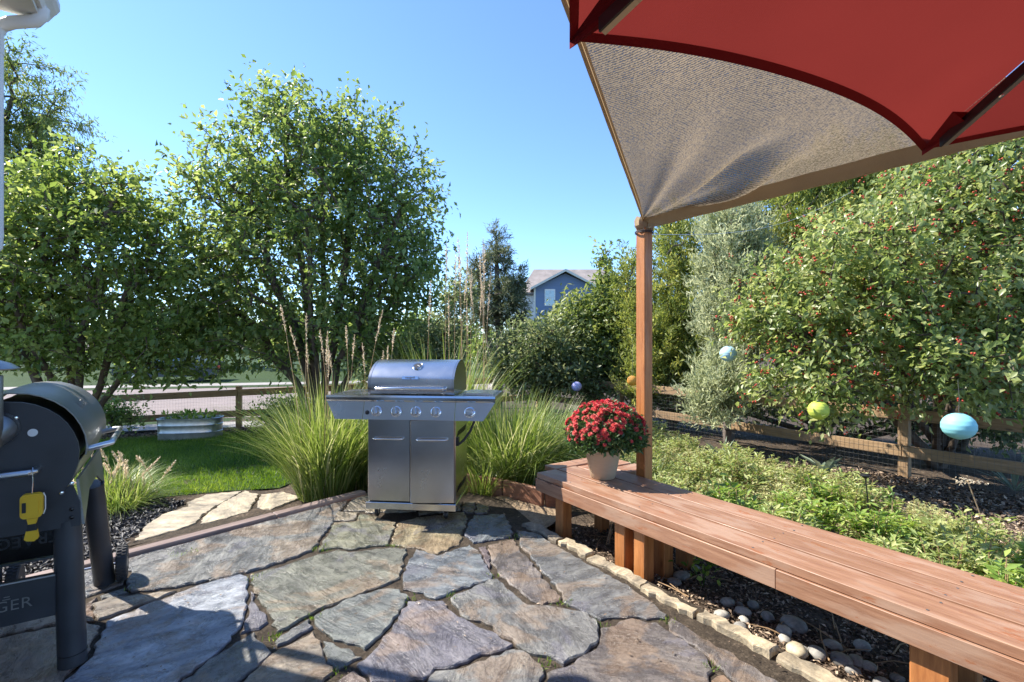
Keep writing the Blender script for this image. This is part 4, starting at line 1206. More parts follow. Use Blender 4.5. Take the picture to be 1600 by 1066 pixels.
g = np.random.default_rng(321)
n = 420
lx = g.uniform(-2.4, 1.5, n); ly = g.uniform(1.9, 4.6, n)
ok = ((lx - BO.x) * BP.x + (ly - BO.y) * BP.y < -.14) & ((lx - EB0.x) * EN.x + (ly - EB0.y) * EN.y < -.06)
lx, ly = lx[ok], ly[ok]; n = len(lx)
lit = link('leaf_litter', leaves_mesh('leaf_litter', np.stack([lx, ly, np.full(n, .010)], 1), g.normal(size=(n, 3)) * np.array([1, 1, .05]), np.array([0, 0, 1.]) + g.normal(0, .2, (n, 3)), g.uniform(.006, .026, n), g.uniform(.003, .012, n), np.clip(g.normal(.4, .3, n), 0, 1), .2), M['chips_brown'])
tag(lit, 'tiny dry leaves and bark bits scattered over the flagstones', 'litter', kind='stuff')
n = 360
cx = [gp(x, y) for x, y in ((203, 918), (272, 868), (300, 862), (395, 905), (490, 962), (640, 935), (706, 932), (770, 898), (880, 940), (940, 975), (1040, 968), (430, 995), (500, 858), (612, 852), (806, 838), (525, 1048), (850, 1035), (1105, 1040))]
ci = g.integers(0, len(cx), n)
tp = np.array([c[:] for c in cx])[ci] + g.normal(0, .022, (n, 3)) * np.array([1.3, 1, 0])
tuft = link('joint_weeds', leaves_mesh('joint_weeds', tp + np.array([0, 0, -.012]), g.normal(0, .5, (n, 3)) + np.array([0, 0, 1.]), g.normal(size=(n, 3)), g.uniform(.012, .035, n), g.uniform(.003, .007, n), g.random(n), .2), M['lawn_blade'])
tag(tuft, 'small green weeds and moss sprouting in the patio joints', 'weeds', kind='stuff')

# ================================================================== FENCES
def fence_run(label, p0, p1, posts, rails, mesh_range, zfun, wire=True, hp_=0.92):
    """posts: distances along; rails: heights above ground"""
    p0 = Vector(p0); p1 = Vector(p1); d = (p1 - p0).normalized()
    nrm_ = Vector((-d.y, d.x, 0))
    root = tag(empty('rail_fence', (p0.x, p0.y, zfun(p0))), label, 'fence')
    for s_ in posts:
        c = p0 + d * s_
        z = zfun(c)
        board('post', Vector((c.x, c.y, z - .25)), Vector((c.x, c.y, z + hp_)), 0.11, 0.11, M['fence'], root, 0.006, up=d)
    for hgt in rails:
        for a, b_ in zip(posts[:-1], posts[1:]):
            A = p0 + d * (a + .004) - nrm_ * 0.078; B = p0 + d * (b_ - .004) - nrm_ * 0.078
            A.z = zfun(A) + hgt; B.z = zfun(B) + hgt
            board('rail', A, B, 0.042, 0.14, M['fence'], root, 0.004)
    if wire:
        a, b_ = mesh_range
        L = []; 
        A_ = []; B_ = []
        k = int((b_ - a) / 0.055)
        for i in range(k + 1):
            c = p0 + d * (a + i * 0.055) - nrm_ * 0.102
            z = zfun(c)
            A_.append((c.x, c.y, z)); B_.append((c.x, c.y, z + 0.76))
        for j in range(12):
            for i in range(0, k, 8):
                c0 = p0 + d * (a + i * .055) - nrm_ * 0.104; c1 = p0 + d * (a + min(i + 8, k) * .055) - nrm_ * 0.104
                A_.append((c0.x, c0.y, zfun(c0) + .02 + j * .066)); B_.append((c1.x, c1.y, zfun(c1) + .02 + j * .066))
        A_ = np.array(A_); B_ = np.array(B_)
        r_ = np.full(len(A_), 0.0011)
        w = link('wire_mesh', cones_mesh('wire_mesh', A_, B_, r_, r_, 3), M['wire'], root)
        w['kind'] = 'stuff'
    return root
zf = lambda c: gz1(c.x, c.y)
cor = Vector((0.75, 12.35, 0))
fl0 = FO - FD * 5.2
fence_run('brown two-rail fence between the lawn and the street', fl0, cor, [0, 2.6, 5.2, 7.8, 10.3, (cor - fl0).length - .09], (0.33, 0.78), (0, 10.3), zf)
fr1 = Vector((6.2, 4.45, 0))
dfr = (fr1 - cor)
LN = dfr.length
post_s = (Vector((4.9, 6.3, 0)) - cor).dot(dfr.normalized())
ps = [0.09 + 0.03, post_s - 4.8, post_s - 2.4, post_s, post_s + 2.3]
fence_run('brown two-rail fence behind the berry tree at the right', cor + dfr.normalized() * .05, fr1, sorted(ps), (0.34, 0.80), (0.1, LN), zf, hp_=0.92)

# ================================================================== GALVANISED PLANTER
pl = gp(298, 683, -0.43)
pl.z = gz1(pl.x, pl.y)
tr_ = tag(empty('metal_planter', pl, R(10)), 'oval galvanised trough planter by the fence', 'planter')
tr_.scale = (1, 1, 1.15)
prof = [(0.0, 0.0), (0.93, 0.0), (0.95, 0.02), (0.955, 0.12), (0.975, 0.13), (0.955, 0.14), (0.965, 0.24), (0.985, 0.25), (0.97, 0.26), (0.98, 0.34), (1.0, 0.355), (0.97, 0.36), (0.95, 0.33), (0.93, 0.2), (0.0, 0.2)]
def oval(prof, a, b_, n=36):
    m = MB(); base = 0
    for (r, z) in prof:
        for k in range(n):
            t = 2 * math.pi * k / n
            cx, sx = math.cos(t), math.sin(t)
            x = a * math.copysign(abs(cx) ** 0.55, cx); y = b_ * math.copysign(abs(sx) ** 0.75, sx)
            m.v.append((x * (r if r else 0.001), y * (r if r else 0.001), z))
    for i in range(len(prof) - 1):
        for k in range(n):
            m.f.append([i * n + k, i * n + (k + 1) % n, (i + 1) * n + (k + 1) % n, (i + 1) * n + k])
    return m
oval(prof, 0.56, 0.27).build('trough', M['galv'], tr_, True, True)
oval([(0.0, 0.3), (0.94, 0.3), (0.94, 0.305), (0, 0.305)], 0.56, 0.27).build('soil', M['soil'], tr_, True)
g = np.random.default_rng(7)
n = 160
Pp = np.stack([g.uniform(-.45, .45, n), g.uniform(-.18, .18, n), .31 + g.random(n) * .13], 1)
link('plants', leaves_mesh('plants', Pp, g.normal(size=(n, 3)) + np.array([0, 0, .8]), g.normal(size=(n, 3)) + np.array([0, 0, 1]), g.uniform(.05, .12, n), g.uniform(.03, .06, n), g.random(n), .2), M['leaf_garden3'], tr_, True)

# ================================================================== BENCH
bench = tag(empty('bench', bench_pt(0, 0)), 'long reddish plank bench running along the right side of the patio', 'bench')
ZT = 0.378
def bb(name, t0, t1, q, w, ztop, th, mat=M['bench'], par=bench, bev=0.002):
    return board(name, bench_pt(t0, q + w / 2, ztop - th / 2), bench_pt(t1, q + w / 2, ztop - th / 2), w, th, mat, par, bev)
bb('seat_board', 0.0, 3.5, 0.0, 0.187, ZT, 0.04)
bb('seat_board', 0.015, 3.5, 0.203, 0.181, ZT + .001, 0.04)
bb('seat_board', 0.27, 3.5, 0.401, 0.181, ZT - .001, 0.04)
bb('fascia_board', -0.005, 1.862, -0.010, 0.038, ZT - 0.043, 0.092)
bb('fascia_board', 1.865, 3.5, -0.012, 0.038, ZT - 0.043, 0.092)
bb('fascia_board', 0.25, 3.5, 0.545, 0.036, ZT - 0.043, 0.092)
# return boards around the corner post
board('return_board', bench_pt(-0.085, 0.20, ZT - .022), bench_pt(-0.085, 0.86, ZT - .022), 0.15, 0.04, M['bench'], bench, 0.005)
board('return_board', bench_pt(0.10, 0.40, ZT - .024), bench_pt(0.10, 0.86, ZT - .024), 0.16, 0.04, M['bench'], bench, 0.005)
board('return_board', bench_pt(0.30, 0.592, ZT - .022), bench_pt(0.30, 0.86, ZT - .022), 0.17, 0.04, M['bench'], bench, 0.005)
def leg(t, q, w=0.089, d=0.089, zt=ZT - .042, rot=0):
    c = bench_pt(t, q)
    board('leg', Vector((c.x, c.y, -0.12)), Vector((c.x, c.y, zt)), d, w, M['post'], bench, 0.005, up=BD)
for t, q in ((0.22, 0.085), (0.83, 0.085), (1.00, 0.077), (1.02, 0.235), (0.22, 0.48), (1.0, 0.48), (2.42, 0.085), (2.42, 0.48), (3.3, 0.085), (3.3, 0.48), (-0.05, 0.8), (0.3, 0.8)):
    leg(t, q, 0.125 if t == 2.42 and q < .1 else 0.089)
scr = MB().lathe([(.0052, -.001), (.0052, .0006), (.003, .0012), (.001, .0004)], 10).mesh('screw', True); scr.materials.append(M['dull_steel'])
for bd in [c for c in bench.children if c.name.startswith('seat_board')]:
    q_ = (Vector(bd.matrix_basis.translation) - BO).dot(BP)
    for t_ in (0.35, 1.0, 1.72, 2.42):
        for dq in (-.055, .055):
            p_ = bench_pt(t_ + .006 * math.sin(t_ * 40 + dq * 90), q_ + dq, ZT + .0012)
            o = link('screw', scr); o.location = p_; adopt(o, bd)
# cedar corner post
pc = bench_pt(0.50, 0.655)
post = board('cedar_post', Vector((pc.x, pc.y, -0.2)), Vector((pc.x, pc.y, 2.31)), 0.089, 0.089, M['post'], None, 0.005, up=BD)
tag(post, 'tall square orange cedar post holding the shade cloth corner', 'post')

# ================================================================== POTTED CHRYSANTHEMUM
ppos = gp(942, 746, ZT); ppos.z = ZT + .002
pp = tag(empty('potted_plant', ppos), 'red chrysanthemum in a beige pot on the bench', 'potted plant')
MB().lathe([(0.085, 0), (0.092, 0.006), (0.104, 0.06), (0.118, 0.13), (0.128, 0.185), (0.134, 0.19), (0.137, 0.215), (0.131, 0.222), (0.124, 0.215), (0.118, 0.19), (0.02, 0.185)], 40).build('pot', M['pot'], pp, True, True)
MB().lathe([(0.12, 0.186), (0.11, 0.195), (0.01, 0.2)], 24).build('soil', M['soil'], pp, True)
g = np.random.default_rng(91)
# dome of foliage
n = 6500
u = nrm(g.normal(size=(n, 3))); u[:, 2] = np.abs(u[:, 2]) * 1.1 - 0.32
u = nrm(u)
rad = 0.5 + 0.5 * g.random(n) ** 0.5
Rm = np.array([0.29, 0.285, 0.25])
cz = np.array([0.025, -0.005, 0.305])
pos = cz + u * Rm * rad[:, None] * (1 + .07 * np.sin(u[:, :1] * 9) * np.cos(u[:, 1:2] * 8))
link('foliage', leaves_mesh('foliage', pos, nrm(u + g.normal(0, .7, (n, 3))), nrm(u + g.normal(0, .5, (n, 3))), g.uniform(.022, .045, n), g.uniform(.013, .024, n), np.clip(g.normal(.45, .28, n), 0, 1), .2), M['leaf_mum'], pp, True)
m = MB()
for k in range(26):
    a = g.uniform(0, 6.28); rr_ = g.uniform(.08, .22)
    m.tube([(0, 0, .19), (math.cos(a) * rr_ * .5, math.sin(a) * rr_ * .5, .27), (math.cos(a) * rr_ + .02, math.sin(a) * rr_, .36)], .003, 4, False)
m.build('stems', M['bark'], pp, True)
def blossom(seed):
    gg = np.random.default_rng(seed)
    P_ = []; D_ = []; N_ = []; L_ = []
    for ringi, (cnt, el, ln) in enumerate(((11, 0.12, .020), (9, .5, .016), (6, 1.0, .011))):
        for k in range(cnt):
            a = 2 * np.pi * k / cnt + gg.normal(0, .1) + ringi * .3
            D_.append((math.cos(a) * math.cos(el), math.sin(a) * math.cos(el), math.sin(el))); P_.append((0, 0, 0.002 * ringi)); N_.append((-math.cos(a) * math.sin(el), -math.sin(a) * math.sin(el), math.cos(el))); L_.append(ln)
    me = leaves_mesh('blossom', np.array(P_), np.array(D_), np.array(N_), np.array(L_), np.array(L_) * .62, np.clip(gg.normal(.55, .22, len(P_)), 0, 1), .15)
    me.materials.append(M['petal'])
    return me
bl = [blossom(i) for i in range(4)]
for k in range(290):
    # golden spiral over the upper dome, thinning out low down on the right
    f = (k + .5) / 290
    zc = 1 - f ** 1.15 * 1.05
    a = k * 2.39996 + g.normal(0, .15)
    s_ = math.sqrt(max(0, 1 - zc * zc))
    uu = np.array([math.cos(a) * s_, math.sin(a) * s_, zc])
    if zc < 0.35 and uu[0] > -0.1 and g.random() < 0.72: continue
    p = cz + uu * Rm * (1.0 + .07 * math.sin(uu[0] * 9) * math.cos(uu[1] * 8)) * g.uniform(.97, 1.05)
    o = link('blossom', bl[k % 4], None, pp, True)
    o.location = p
    o.rotation_euler = (Vector(uu) + Vector((0, 0, .5)) + Vector(g.normal(0, .2, 3))).to_track_quat('Z', 'Y').to_euler()
    sc = g.uniform(1.05, 1.6) * (1.0 if zc > .2 else .75); o.scale = (sc, sc, sc)

# ================================================================== GAS GRILL
GR = empty('gas_grill', (-0.765, 4.14, 0.004), R(-5.8))
tag(GR, 'stainless steel gas grill with side shelves and two cabinet doors', 'grill')
def gb(name, lo, hi, mat, par=GR, bev=0.004):
    lo = Vector(lo); hi = Vector(hi)
    me = bevel_box_mesh(name, *(hi - lo), bev)
    o = link(name, me, mat, par, True); o.location = (lo + hi) / 2
    return o
gb('base', (-.362, -.265, .076), (.362, .25, .132), M['steel'])
for x in (-.29, .27):
    for y in (-.2, .19):
        c = empty('caster', (x, y, 0.0)); c.parent = GR
        MB().lathe([(.012, -.011), (.033, -.011), (.036, -.006), (.036, .006), (.033, .011), (.012, .011)], 20, Matrix.Translation((0, 0, .036)) @ Matrix.Rotation(R(90), 4, 'Y')).build('wheel', M['blackplastic'], c, True, True)
        MB().box((-.017, -.02, .03), (-.013, .02, .078)).box((.013, -.02, .03), (.017, .02, .078)).box((-.017, -.02, .07), (.017, .02, .0755)).build('fork', M['steel'], c, True)
gb('side_panel', (-.352, -.235, .133), (-.340, .235, .79), M['steel_v'])
sp = gb('side_panel', (.340, -.235, .133), (.352, .235, .79), M['steel_v'])
for i in range(7):
    for z0 in (.22, .66):
        MB().box((-.002, -.028, -.004), (.003, .028, .004), Matrix.Translation((.3528, -.15 + i * .05, z0)) @ Matrix.Rotation(R(40), 4, 'X')).build('vent_slot', M['black_enamel'], GR, True)
gb('back_panel', (-.339, .222, .133), (.339, .234, .79), M['steel_v'])
gb('cabinet_frame', (-.339, -.232, .765), (.339, -.215, .79), M['steel'])
gb('cabinet_divider', (-.012, -.228, .134), (.012, -.21, .764), M['blackplastic'])
def bar(name, x0, x1, y, z, r, standoff, par, mat=M['chrome']):
    return MB().tube([(x0, y + standoff, z), (x0, y + .012, z), (x0 + .012, y, z), (x1 - .012, y, z), (x1, y + .012, z), (x1, y + standoff, z)], r, 10).build(name, mat, par, True, True)
d1 = gb('door', (-.345, -.258, .140), (-.004, -.238, .782), M['steel_v'])
dd = d1.location.copy()
bar('handle', -.115, .115, -.05, .175, .007, .042, d1)
# right door stands slightly open on its right hinge
hinge = Matrix.Translation((.345, -.238, 0)) @ Matrix.Rotation(R(5.5), 4, 'Z')
me = bevel_box_mesh('door', .341, .02, .642, .004)
d2 = link('door', me, M['steel_v'], GR, True)
d2.matrix_basis = hinge @ Matrix.Translation((-.1705, -.01, .461))
d2['label'] = 'right cabinet door standing slightly open'
bar('handle', -.115, .115, -.05, .175, .007, .042, d2)
# firebox and control panel
MB().prism([(-.25, .80), (.235, .80), (.235, .965), (-.25, .965)], lambda u, v, a: (a, u, v), -.355, .355).build('firebox', M['steel'], GR, True)
cp = MB().prism([(-.252, .786), (-.326, .790), (-.286, .925), (-.252, .925)], lambda u, v, a: (a, u, v), -.360, .360).build('control_panel', M['steel'], GR, True)
MB().prism([(-.252, .9265), (-.290, .9265), (-.298, .936), (-.300, .958), (-.292, .972), (-.252, .974)], lambda u, v, a: (a, u, v), -.362, .362).build('front_rail', M['chrome'], GR, True)
# control-panel face: point for x and fraction up
def face(x, f, off=0.0):
    a = Vector((x, -.326, .790)); b_ = Vector((x, -.286, .925)); p = a.lerp(b_, f); nn = Vector((0, -.135, .040)).normalized()
    return p + nn * off
fn = Vector((0, -.135, .040)).normalized()
frot = fn.to_track_quat('Z', 'Y').to_matrix().to_4x4()
for i, x in enumerate((-.255, -.098, .058, .215, .478)):
    par = GR
    kn = empty('control_knob', face(x, .47)); kn.parent = GR
    kn.matrix_basis = Matrix.Translation(face(x, .47, .0005 if x < .4 else .0005)) @ frot
    MB().lathe([(.041, 0), (.041, .004), (.036, .008), (.031, .009)], 28).build('bezel', M['chrome'], kn, True, True)
    MB().lathe([(.029, .008), (.029, .026), (.026, .031), (.010, .032)], 28).build('dial', M['steel'], kn, True, True)
    MB().box((-.007, -.027, .030), (.007, .027, .047), Matrix.Rotation(R(12 if x < .4 else 80), 4, 'Z')).build('grip', M['chrome'], kn, True)
ig = MB().lathe([(.016, 0), (.016, .006), (.011, .008), (.011, .016), (.004, .017)], 18, Matrix.Translation(face(-.328, .38)) @ frot).build('igniter_button', M['blackplastic'], GR, True, True)
# side shelves with angled outer ends
for s_, nm in ((-1, 'side_shelf'), (1, 'side_shelf')):
    x0, x1 = .364, .668
    sh = MB()
    sh.prism([(s_ * x0, -.280), (s_ * x1, -.280), (s_ * x1, .20), (s_ * x0, .20)], lambda u, v, a: (u, v, a), .945, .970)
    so = sh.build(nm, M['steel'], GR, True)
    fp = MB()
    fp.prism([(s_ * x0, .790), (s_ * (x1 - .085), .790), (s_ * x1, .925), (s_ * x0, .925)], lambda u, v, a: (u, a + (v - .79) / .135 * .040, v), -.3255, -.302)
    fp.build('front_panel', M['steel'], so, True)
    MB().prism([(-.25, .9262), (-.289, .9262), (-.297, .936), (-.299, .957), (-.291, .9715), (-.281, .9725), (-.281, .944), (-.25, .944)], lambda u, v, a: (s_ * a, u, v), x0 - .0005, x1 + .002).build('front_rail', M['chrome'], so, True)
    # end skirt
    MB().prism([(-.255, .80), (.19, .86), (.19, .944), (-.255, .944)], lambda u, v, a: (s_ * (a - .085 * max(0, (.925 - v) / .135) * (1 if v < .9 else 0)), u, v), x1 - .012, x1 - .002).build('end_panel', M['steel'], so, True)
    if s_ > 0:
        MB().prism([(.40, -.2), (.64, -.2), (.64, .15), (.40, .15)], lambda u, v, a: (u, v, a), .9705, .982).build('burner_cover', M['steel'], so, True)
        MB().box((.43, -.215, .972), (.61, -.203, .990)).build('cover_lip', M['chrome'], so, True)
# lid
arc = [(-.245, .978), (-.258, 1.005), (-.262, 1.09)]
arc += [(-.240, 1.122), (-.212, 1.152), (-.178, 1.180), (-.138, 1.204), (-.092, 1.223), (-.042, 1.236), (.01, 1.242), (.065, 1.238), (.12, 1.220), (.17, 1.186), (.208, 1.135), (.228, 1.07)]
arc += [(.232, 1.04), (.232, .978)]
lid = MB().prism(arc, lambda u, v, a: (a, u, v), -.325, .325).build('lid', M['steel'], GR, True, True)
for s_ in (-1, 1):
    MB().prism([(u * 1.012 + (.0), (v - .978) * 1.012 + .976) for u, v in arc], lambda u, v, a: (a, u, v), s_ * .3255, s_ * .345).build('end_cap', M['steel_v'], lid, True, True)
MB().tube([(-.27, -.258, 1.025), (-.27, -.295, 1.028), (-.262, -.303, 1.028), (.262, -.303, 1.028), (.27, -.295, 1.028), (.27, -.258, 1.025)], .0115, 12).build('handle', M['chrome'], lid, True, True)
for s_ in (-1, 1):
    MB().lathe([(.02, 0), (.02, .02), (.014, .034), (.012, .045)], 16, Matrix.Translation((s_ * .27, -.259, 1.026)) @ Matrix.Rotation(R(90), 4, 'X')).build('handle_mount', M['chrome'], lid, True, True)
# place gauge and badge on the curved lid front
def lidpt(x, k):
    (u0, v0), (u1, v1) = arc[k], arc[k + 1]
    p = Vector((x, (u0 + u1) / 2, (v0 + v1) / 2)); t_ = Vector((0, u1 - u0, v1 - v0)).normalized()
    nn = Vector((0, -t_.z, t_.y)); nn = nn if nn.y < 0 or nn.z > 0 else -nn
    rot = Matrix((Vector((1, 0, 0)), t_, Vector((1, 0, 0)).cross(t_))).transposed().to_4x4()
    return p, rot
p, rot = lidpt(.03, 5)
mt = Matrix.Translation(p) @ rot
MB().lathe([(.042, -.004), (.042, .008), (.037, .012), (.034, .010)], 30, mt).build('temperature_gauge', M['chrome'], lid, True, True)
MB().lathe([(.033, .0), (.033, .0105), (.001, .0108)], 30, mt).build('gauge_face', M['dark_enamel'], lid, True)
MB().box((-.002, -.026, .011), (.002, .004, .0125), mt @ Matrix.Rotation(R(50), 4, 'Z')).build('gauge_needle', M['white'], lid, True)
p, rot = lidpt(-.005, 2)
mt = Matrix.Translation(p + Vector((0, -.002, 0))) @ rot
MB().box((-.064, -.014, -.002), (.064, .014, .006), mt).build('badge', M['chrome'], lid, True)
text_obj('badge_lettering', 'nexgrill', .026, .0006, M['blackplastic'], lid, mt @ Matrix.Translation((0, .001, .0075)))
# gas hose
MB().tube([(.47, -.1, .80), (.478, -.12, .75), (.45, -.14, .68), (.40, -.16, .61), (.37, -.17, .585), (.356, -.17, .60)], .010, 8).build('gas_hose', M['rubber'], GR, True, True)
MB().box((.3525, -.19, .57), (.366, -.15, .635)).build('hose_clip', M['blackplastic'], GR, True)

# ================================================================== PELLET SMOKER
# local x: across the barrel towards its front (right), local y: along the barrel, away
SM = empty('pellet_smoker', (-2.06, 2.02, 0.0), math.atan2(0.56, 0.8286))
tag(SM, 'charcoal barrel pellet smoker on round legs at the left edge', 'smoker')
half = [(.0, 1.152), (.05, 1.148), (.09, 1.135), (.131, 1.112), (.165, 1.083), (.192, 1.048), (.213, 1.007), (.227, .965), (.232, .925), (.229, .88), (.217, .835), (.203, .80), (.185, .765), (.165, .735), (.13, .70), (.09, .675), (.05, .657), (.0, .648)]
full = half + [(-x, z) for x, z in reversed(half[1:-1])]
def prof_scale(k, dz=0): return [(x * k, .9 + (z - .9) * k + dz) for x, z in full]
BL = 0.80
ax3 = lambda u, v, a: (u, a, v)
ep = MB().prism(prof_scale(1.0), ax3, -.004, .012).build('end_plate', M['dark_enamel'], SM, True, True)
MB().prism(prof_scale(.97), ax3, .0125, BL).build('barrel', M['black_enamel'], SM, True, True)
MB().prism(prof_scale(1.0), ax3, BL + .001, BL + .014).build('end_plate', M['dark_enamel'], SM, True, True)
def shell(name, k_in, k_out, pick, a0, a1, mat, par=SM, dz=0.0):
    pin = [(x * k_in, .9 + (z - .9) * k_in + dz) for x, z in pick]; pout = [(x * k_out, .9 + (z - .9) * k_out + dz) for x, z in pick]
    return MB().prism(pout + pin[::-1], ax3, a0, a1).build(name, mat, par, True, True)
lidp = [(-x, z) for x, z in half[7:0:-1]] + half[:10]
sl = shell('lid', 1.052, 1.070, lidp, .085, BL + .02, M['pewter'], dz=.012)
low = half[9:] + [(-x, z) for x, z in half[-2:8:-1]]
shell('belly', .985, 1.005, low, .03, BL + .01, M['pewter'])
# lid handle loop at the front
hz = .905
MB().tube([(.24, .16, hz), (.30, .165, hz + .012), (.325, .185, hz + .016), (.325, .64, hz + .016), (.30, .665, hz + .012), (.24, .67, hz)], .013, 10).build('lid_handle', M['alu'], sl, True, True)
# raised lettering on the lid top, running along the barrel
for txt, sz, k in (('TRAEGER', .055, 4),):
    (u0, v0), (u1, v1) = half[k], half[k + 1]
    s_ = 1.071
    p = Vector(((u0 + u1) / 2 * s_, .43, .9 + ((v0 + v1) / 2 - .9) * s_ + .012))
    tn = Vector((u1 - u0, 0, v1 - v0)).normalized(); ay = Vector((0, 1, 0))
    rot = Matrix((ay, -tn, ay.cross(-tn))).transposed().to_4x4()
    text_obj('lid_lettering', txt, sz, .0012, M['pewter'], sl, Matrix.Translation(p) @ rot, bold=.0008)
# end plate details
for (x, z, r_) in ((.175, .755, .009), (.207, .79, .009), (.035, 1.085, .010)):
    MB().lathe([(r_, 0), (r_, .003), (r_ * .7, .007), (.001, .008)], 14, Matrix.Translation((x, -.0045, z)) @ Matrix.Rotation(R(90), 4, 'X')).build('bolt', M['chrome'], ep, True, True)
MB().lathe([(.016, 0), (.016, .002), (.001, .0024)], 22, Matrix.Translation((.085, -.0045, 1.02)) @ Matrix.Rotation(R(90), 4, 'X')).build('badge_dot', M['white'], ep, True)
# chimney
ch = empty('chimney', (-.038, -.085, 0)); ch.parent = SM
MB().lathe([(.05, .985), (.052, .99), (.052, 1.262), (.05, 1.265)], 28).build('pipe', M['dull_steel'], ch, True, True)
MB().lathe([(.098, 1.287), (.100, 1.292), (.075, 1.312), (.03, 1.330), (.004, 1.334)], 32).build('cap', M['pewter'], ch, True, True)
MB().tube([(0, 0, 1.26), (0, 0, 1.295)], .008, 8).build('cap_rod', M['steel_v'], ch, True)
MB().tube([(.0, .0, 1.02), (.01, .03, 1.03), (.02, .079, 1.045)], [.052, .058, .062], 20).build('elbow', M['pewter'], ch, True, True)
MB().lathe([(.068, 0), (.068, .004), (.06, .006)], 28, Matrix.Translation((.02, .079, 1.045)) @ Matrix.Rotation(R(90), 4, 'X')).build('flange', M['dark_enamel'], ch, True, True)
# push bar on the end plate
MB().tube([(-.26, -.005, .862), (-.26, -.06, .862), (-.245, -.075, .862), (.085, -.075, .868), (.098, -.06, .868), (.098, -.005, .868)], .0135, 12).build('push_bar', M['alu'], SM, True, True)
# skirt below the barrel
MB().prism([(-.27, .60), (.235, .60), (.232, .70), (.205, .79), (.13, .70), (.0, .655), (-.13, .70), (-.205, .79), (-.25, .70)], ax3, .013, .026).build('end_skirt', M['dark_enamel'], SM, True)
MB().prism([(.026, .60), (BL * .33, .70), (BL * .67, .70), (BL - .03, .60), (BL - .03, .80), (.026, .80)], lambda u, v, a: (a + (v - .60) * -.10, u, v), .2365, .2465).build('front_skirt', M['pewter'], SM, True)
for z in (.64, .675):
    MB().lathe([(.008, 0), (.008, .004), (.001, .007)], 12, Matrix.Translation((.205, .0128, z)) @ Matrix.Rotation(R(90), 4, 'X')).build('bolt', M['black_enamel'], SM, True, True)
# legs
for (xt, yt, xb, yb) in ((.185, .06, .205, .035), (.20, .70, .235, .89), (-.19, .06, -.22, .035), (-.2, .70, -.24, .89)):
    lg = MB().tube([(xb, yb, .0), (xb + (xt - xb) * .08, yb + (yt - yb) * .08, .05), (xt, yt, .62)], [.051, .0505, .0495], 24).build('leg', M['dark_enamel'], SM, True, True)
    MB().tube([(xb, yb, .052), (xb + (xt - xb) * .002, yb, .054)], .0515, 24).build('foot_ring', M['black_enamel'], lg, True, True)
for x in (.315, -.14):
    wl = empty('wheel', (x, .885, .098)); wl.parent = SM
    mt = Matrix.Rotation(R(90), 4, 'Y')
    MB().lathe([(.05, -.024), (.088, -.026), (.096, -.018), (.098, 0), (.096, .018), (.088, .026), (.05, .024)], 36, mt).build('tyre', M['rubber'], wl, True, True)
    tread = MB()
    for k in range(30):
        a = k * 2 * math.pi / 30
        for s_ in (-1, 1):
            tread.box((-.004, s_ * .012 - .010, .0955), (.004, s_ * .012 + .010, .1015), Matrix.Rotation(a + s_ * .05, 4, 'X') @ Matrix.Rotation(R(90), 4, 'Z'))
    tread.build('tread', M['rubber'], wl, True)
    MB().lathe([(.012, -.028), (.048, -.020), (.048, .020), (.012, .028)], 24, mt).build('rim', M['pewter'], wl, True, True)
MB().tube([(.3, .885, .098), (-.3, .885, .098)], .008, 8).build('axle', M['steel'], SM, True)
# lettered panel between the near legs
pn = MB().box((-.30, .02, .232), (.152, .030, .405)).build('lower_panel', M['dark_enamel'], SM, True)
MB().box((-.30, .005, .4055), (.152, .034, .412)).build('panel_edge', M['alu'], pn, True)
fm = Matrix.Translation((-.055, .0192, .312)) @ Matrix.Rotation(R(90), 4, 'X')
text_obj('lettering', 'TRAEGER', .062, .0012, M['pewter'], pn, fm, bold=-.0005, space=1.05)
for dx, hh in ((-.018, .026), (0, .040), (.018, .030)):
    MB().add([(-.055 + dx - .010, .0195, .338), (-.055 + dx + .010, .0195, .338), (-.055 + dx, .0195, .338 + hh), (-.055 + dx - .010, .0178, .338), (-.055 + dx + .010, .0178, .338), (-.055 + dx, .0178, .338 + hh)],
             [(0, 1, 2), (3, 5, 4), (0, 3, 4, 1), (1, 4, 5, 2), (2, 5, 3, 0)]).build('tree_mark', M['pewter'], pn, True)
for dx in (-.068, .045):
    MB().box((-.055 + dx, .0180, .340), (-.055 + dx + .024, .0198, .343)).box((-.055 + dx + .004, .0180, .350), (-.055 + dx + .022, .0198, .353)).build('line_mark', M['pewter'], pn, True)
sh2 = MB().box((-.30, .30, .40), (.17, .312, .60)).build('folded_shelf', M['black_enamel'], SM, True)
text_obj('lettering', 'TRAEGER', .07, .0015, M['dark_enamel'], sh2, Matrix.Translation((-.02, .2985, .49)) @ Matrix.Rotation(R(90), 4, 'X') @ Matrix.Rotation(R(180), 4, 'Z'), bold=.0005)
MB().box((-.30, .29, .388), (.20, .32, .398)).build('shelf_edge', M['alu'], sh2, True)
# yellow tool hanging from the push bar by a wire hook
mtS = SM.matrix_basis
def sw(x, y, z): return mtS @ Vector((x, y, z))
tl0 = sw(.098, -.082, .72)
tool = empty('hanging_tool', tl0, math.atan2(.56, .8286))
tag(tool, 'yellow plastic grill tool hanging on a wire hook from the smoker', 'tool')
def rounded(w, h, r, n=5):
    pts = []
    for cx, cy, a0 in ((w - r, h - r, 0), (-w + r, h - r, 90), (-w + r, -h + r, 180), (w - r, -h + r, 270)):
        for k in range(n + 1):
            a = R(a0 + 90 * k / n); pts.append((cx + r * math.cos(a), cy + r * math.sin(a)))
    return pts
MB().prism(rounded(.033, .048, .016), lambda u, v, a: (u, a, v + .02), -.026, .004).build('body', M['yellow'], tool, True, True)
MB().prism(rounded(.024, .037, .010), lambda u, v, a: (u - .002, a, v + .02), -.0295, -.0262).build('face_plate', M['yellow'], tool, True)
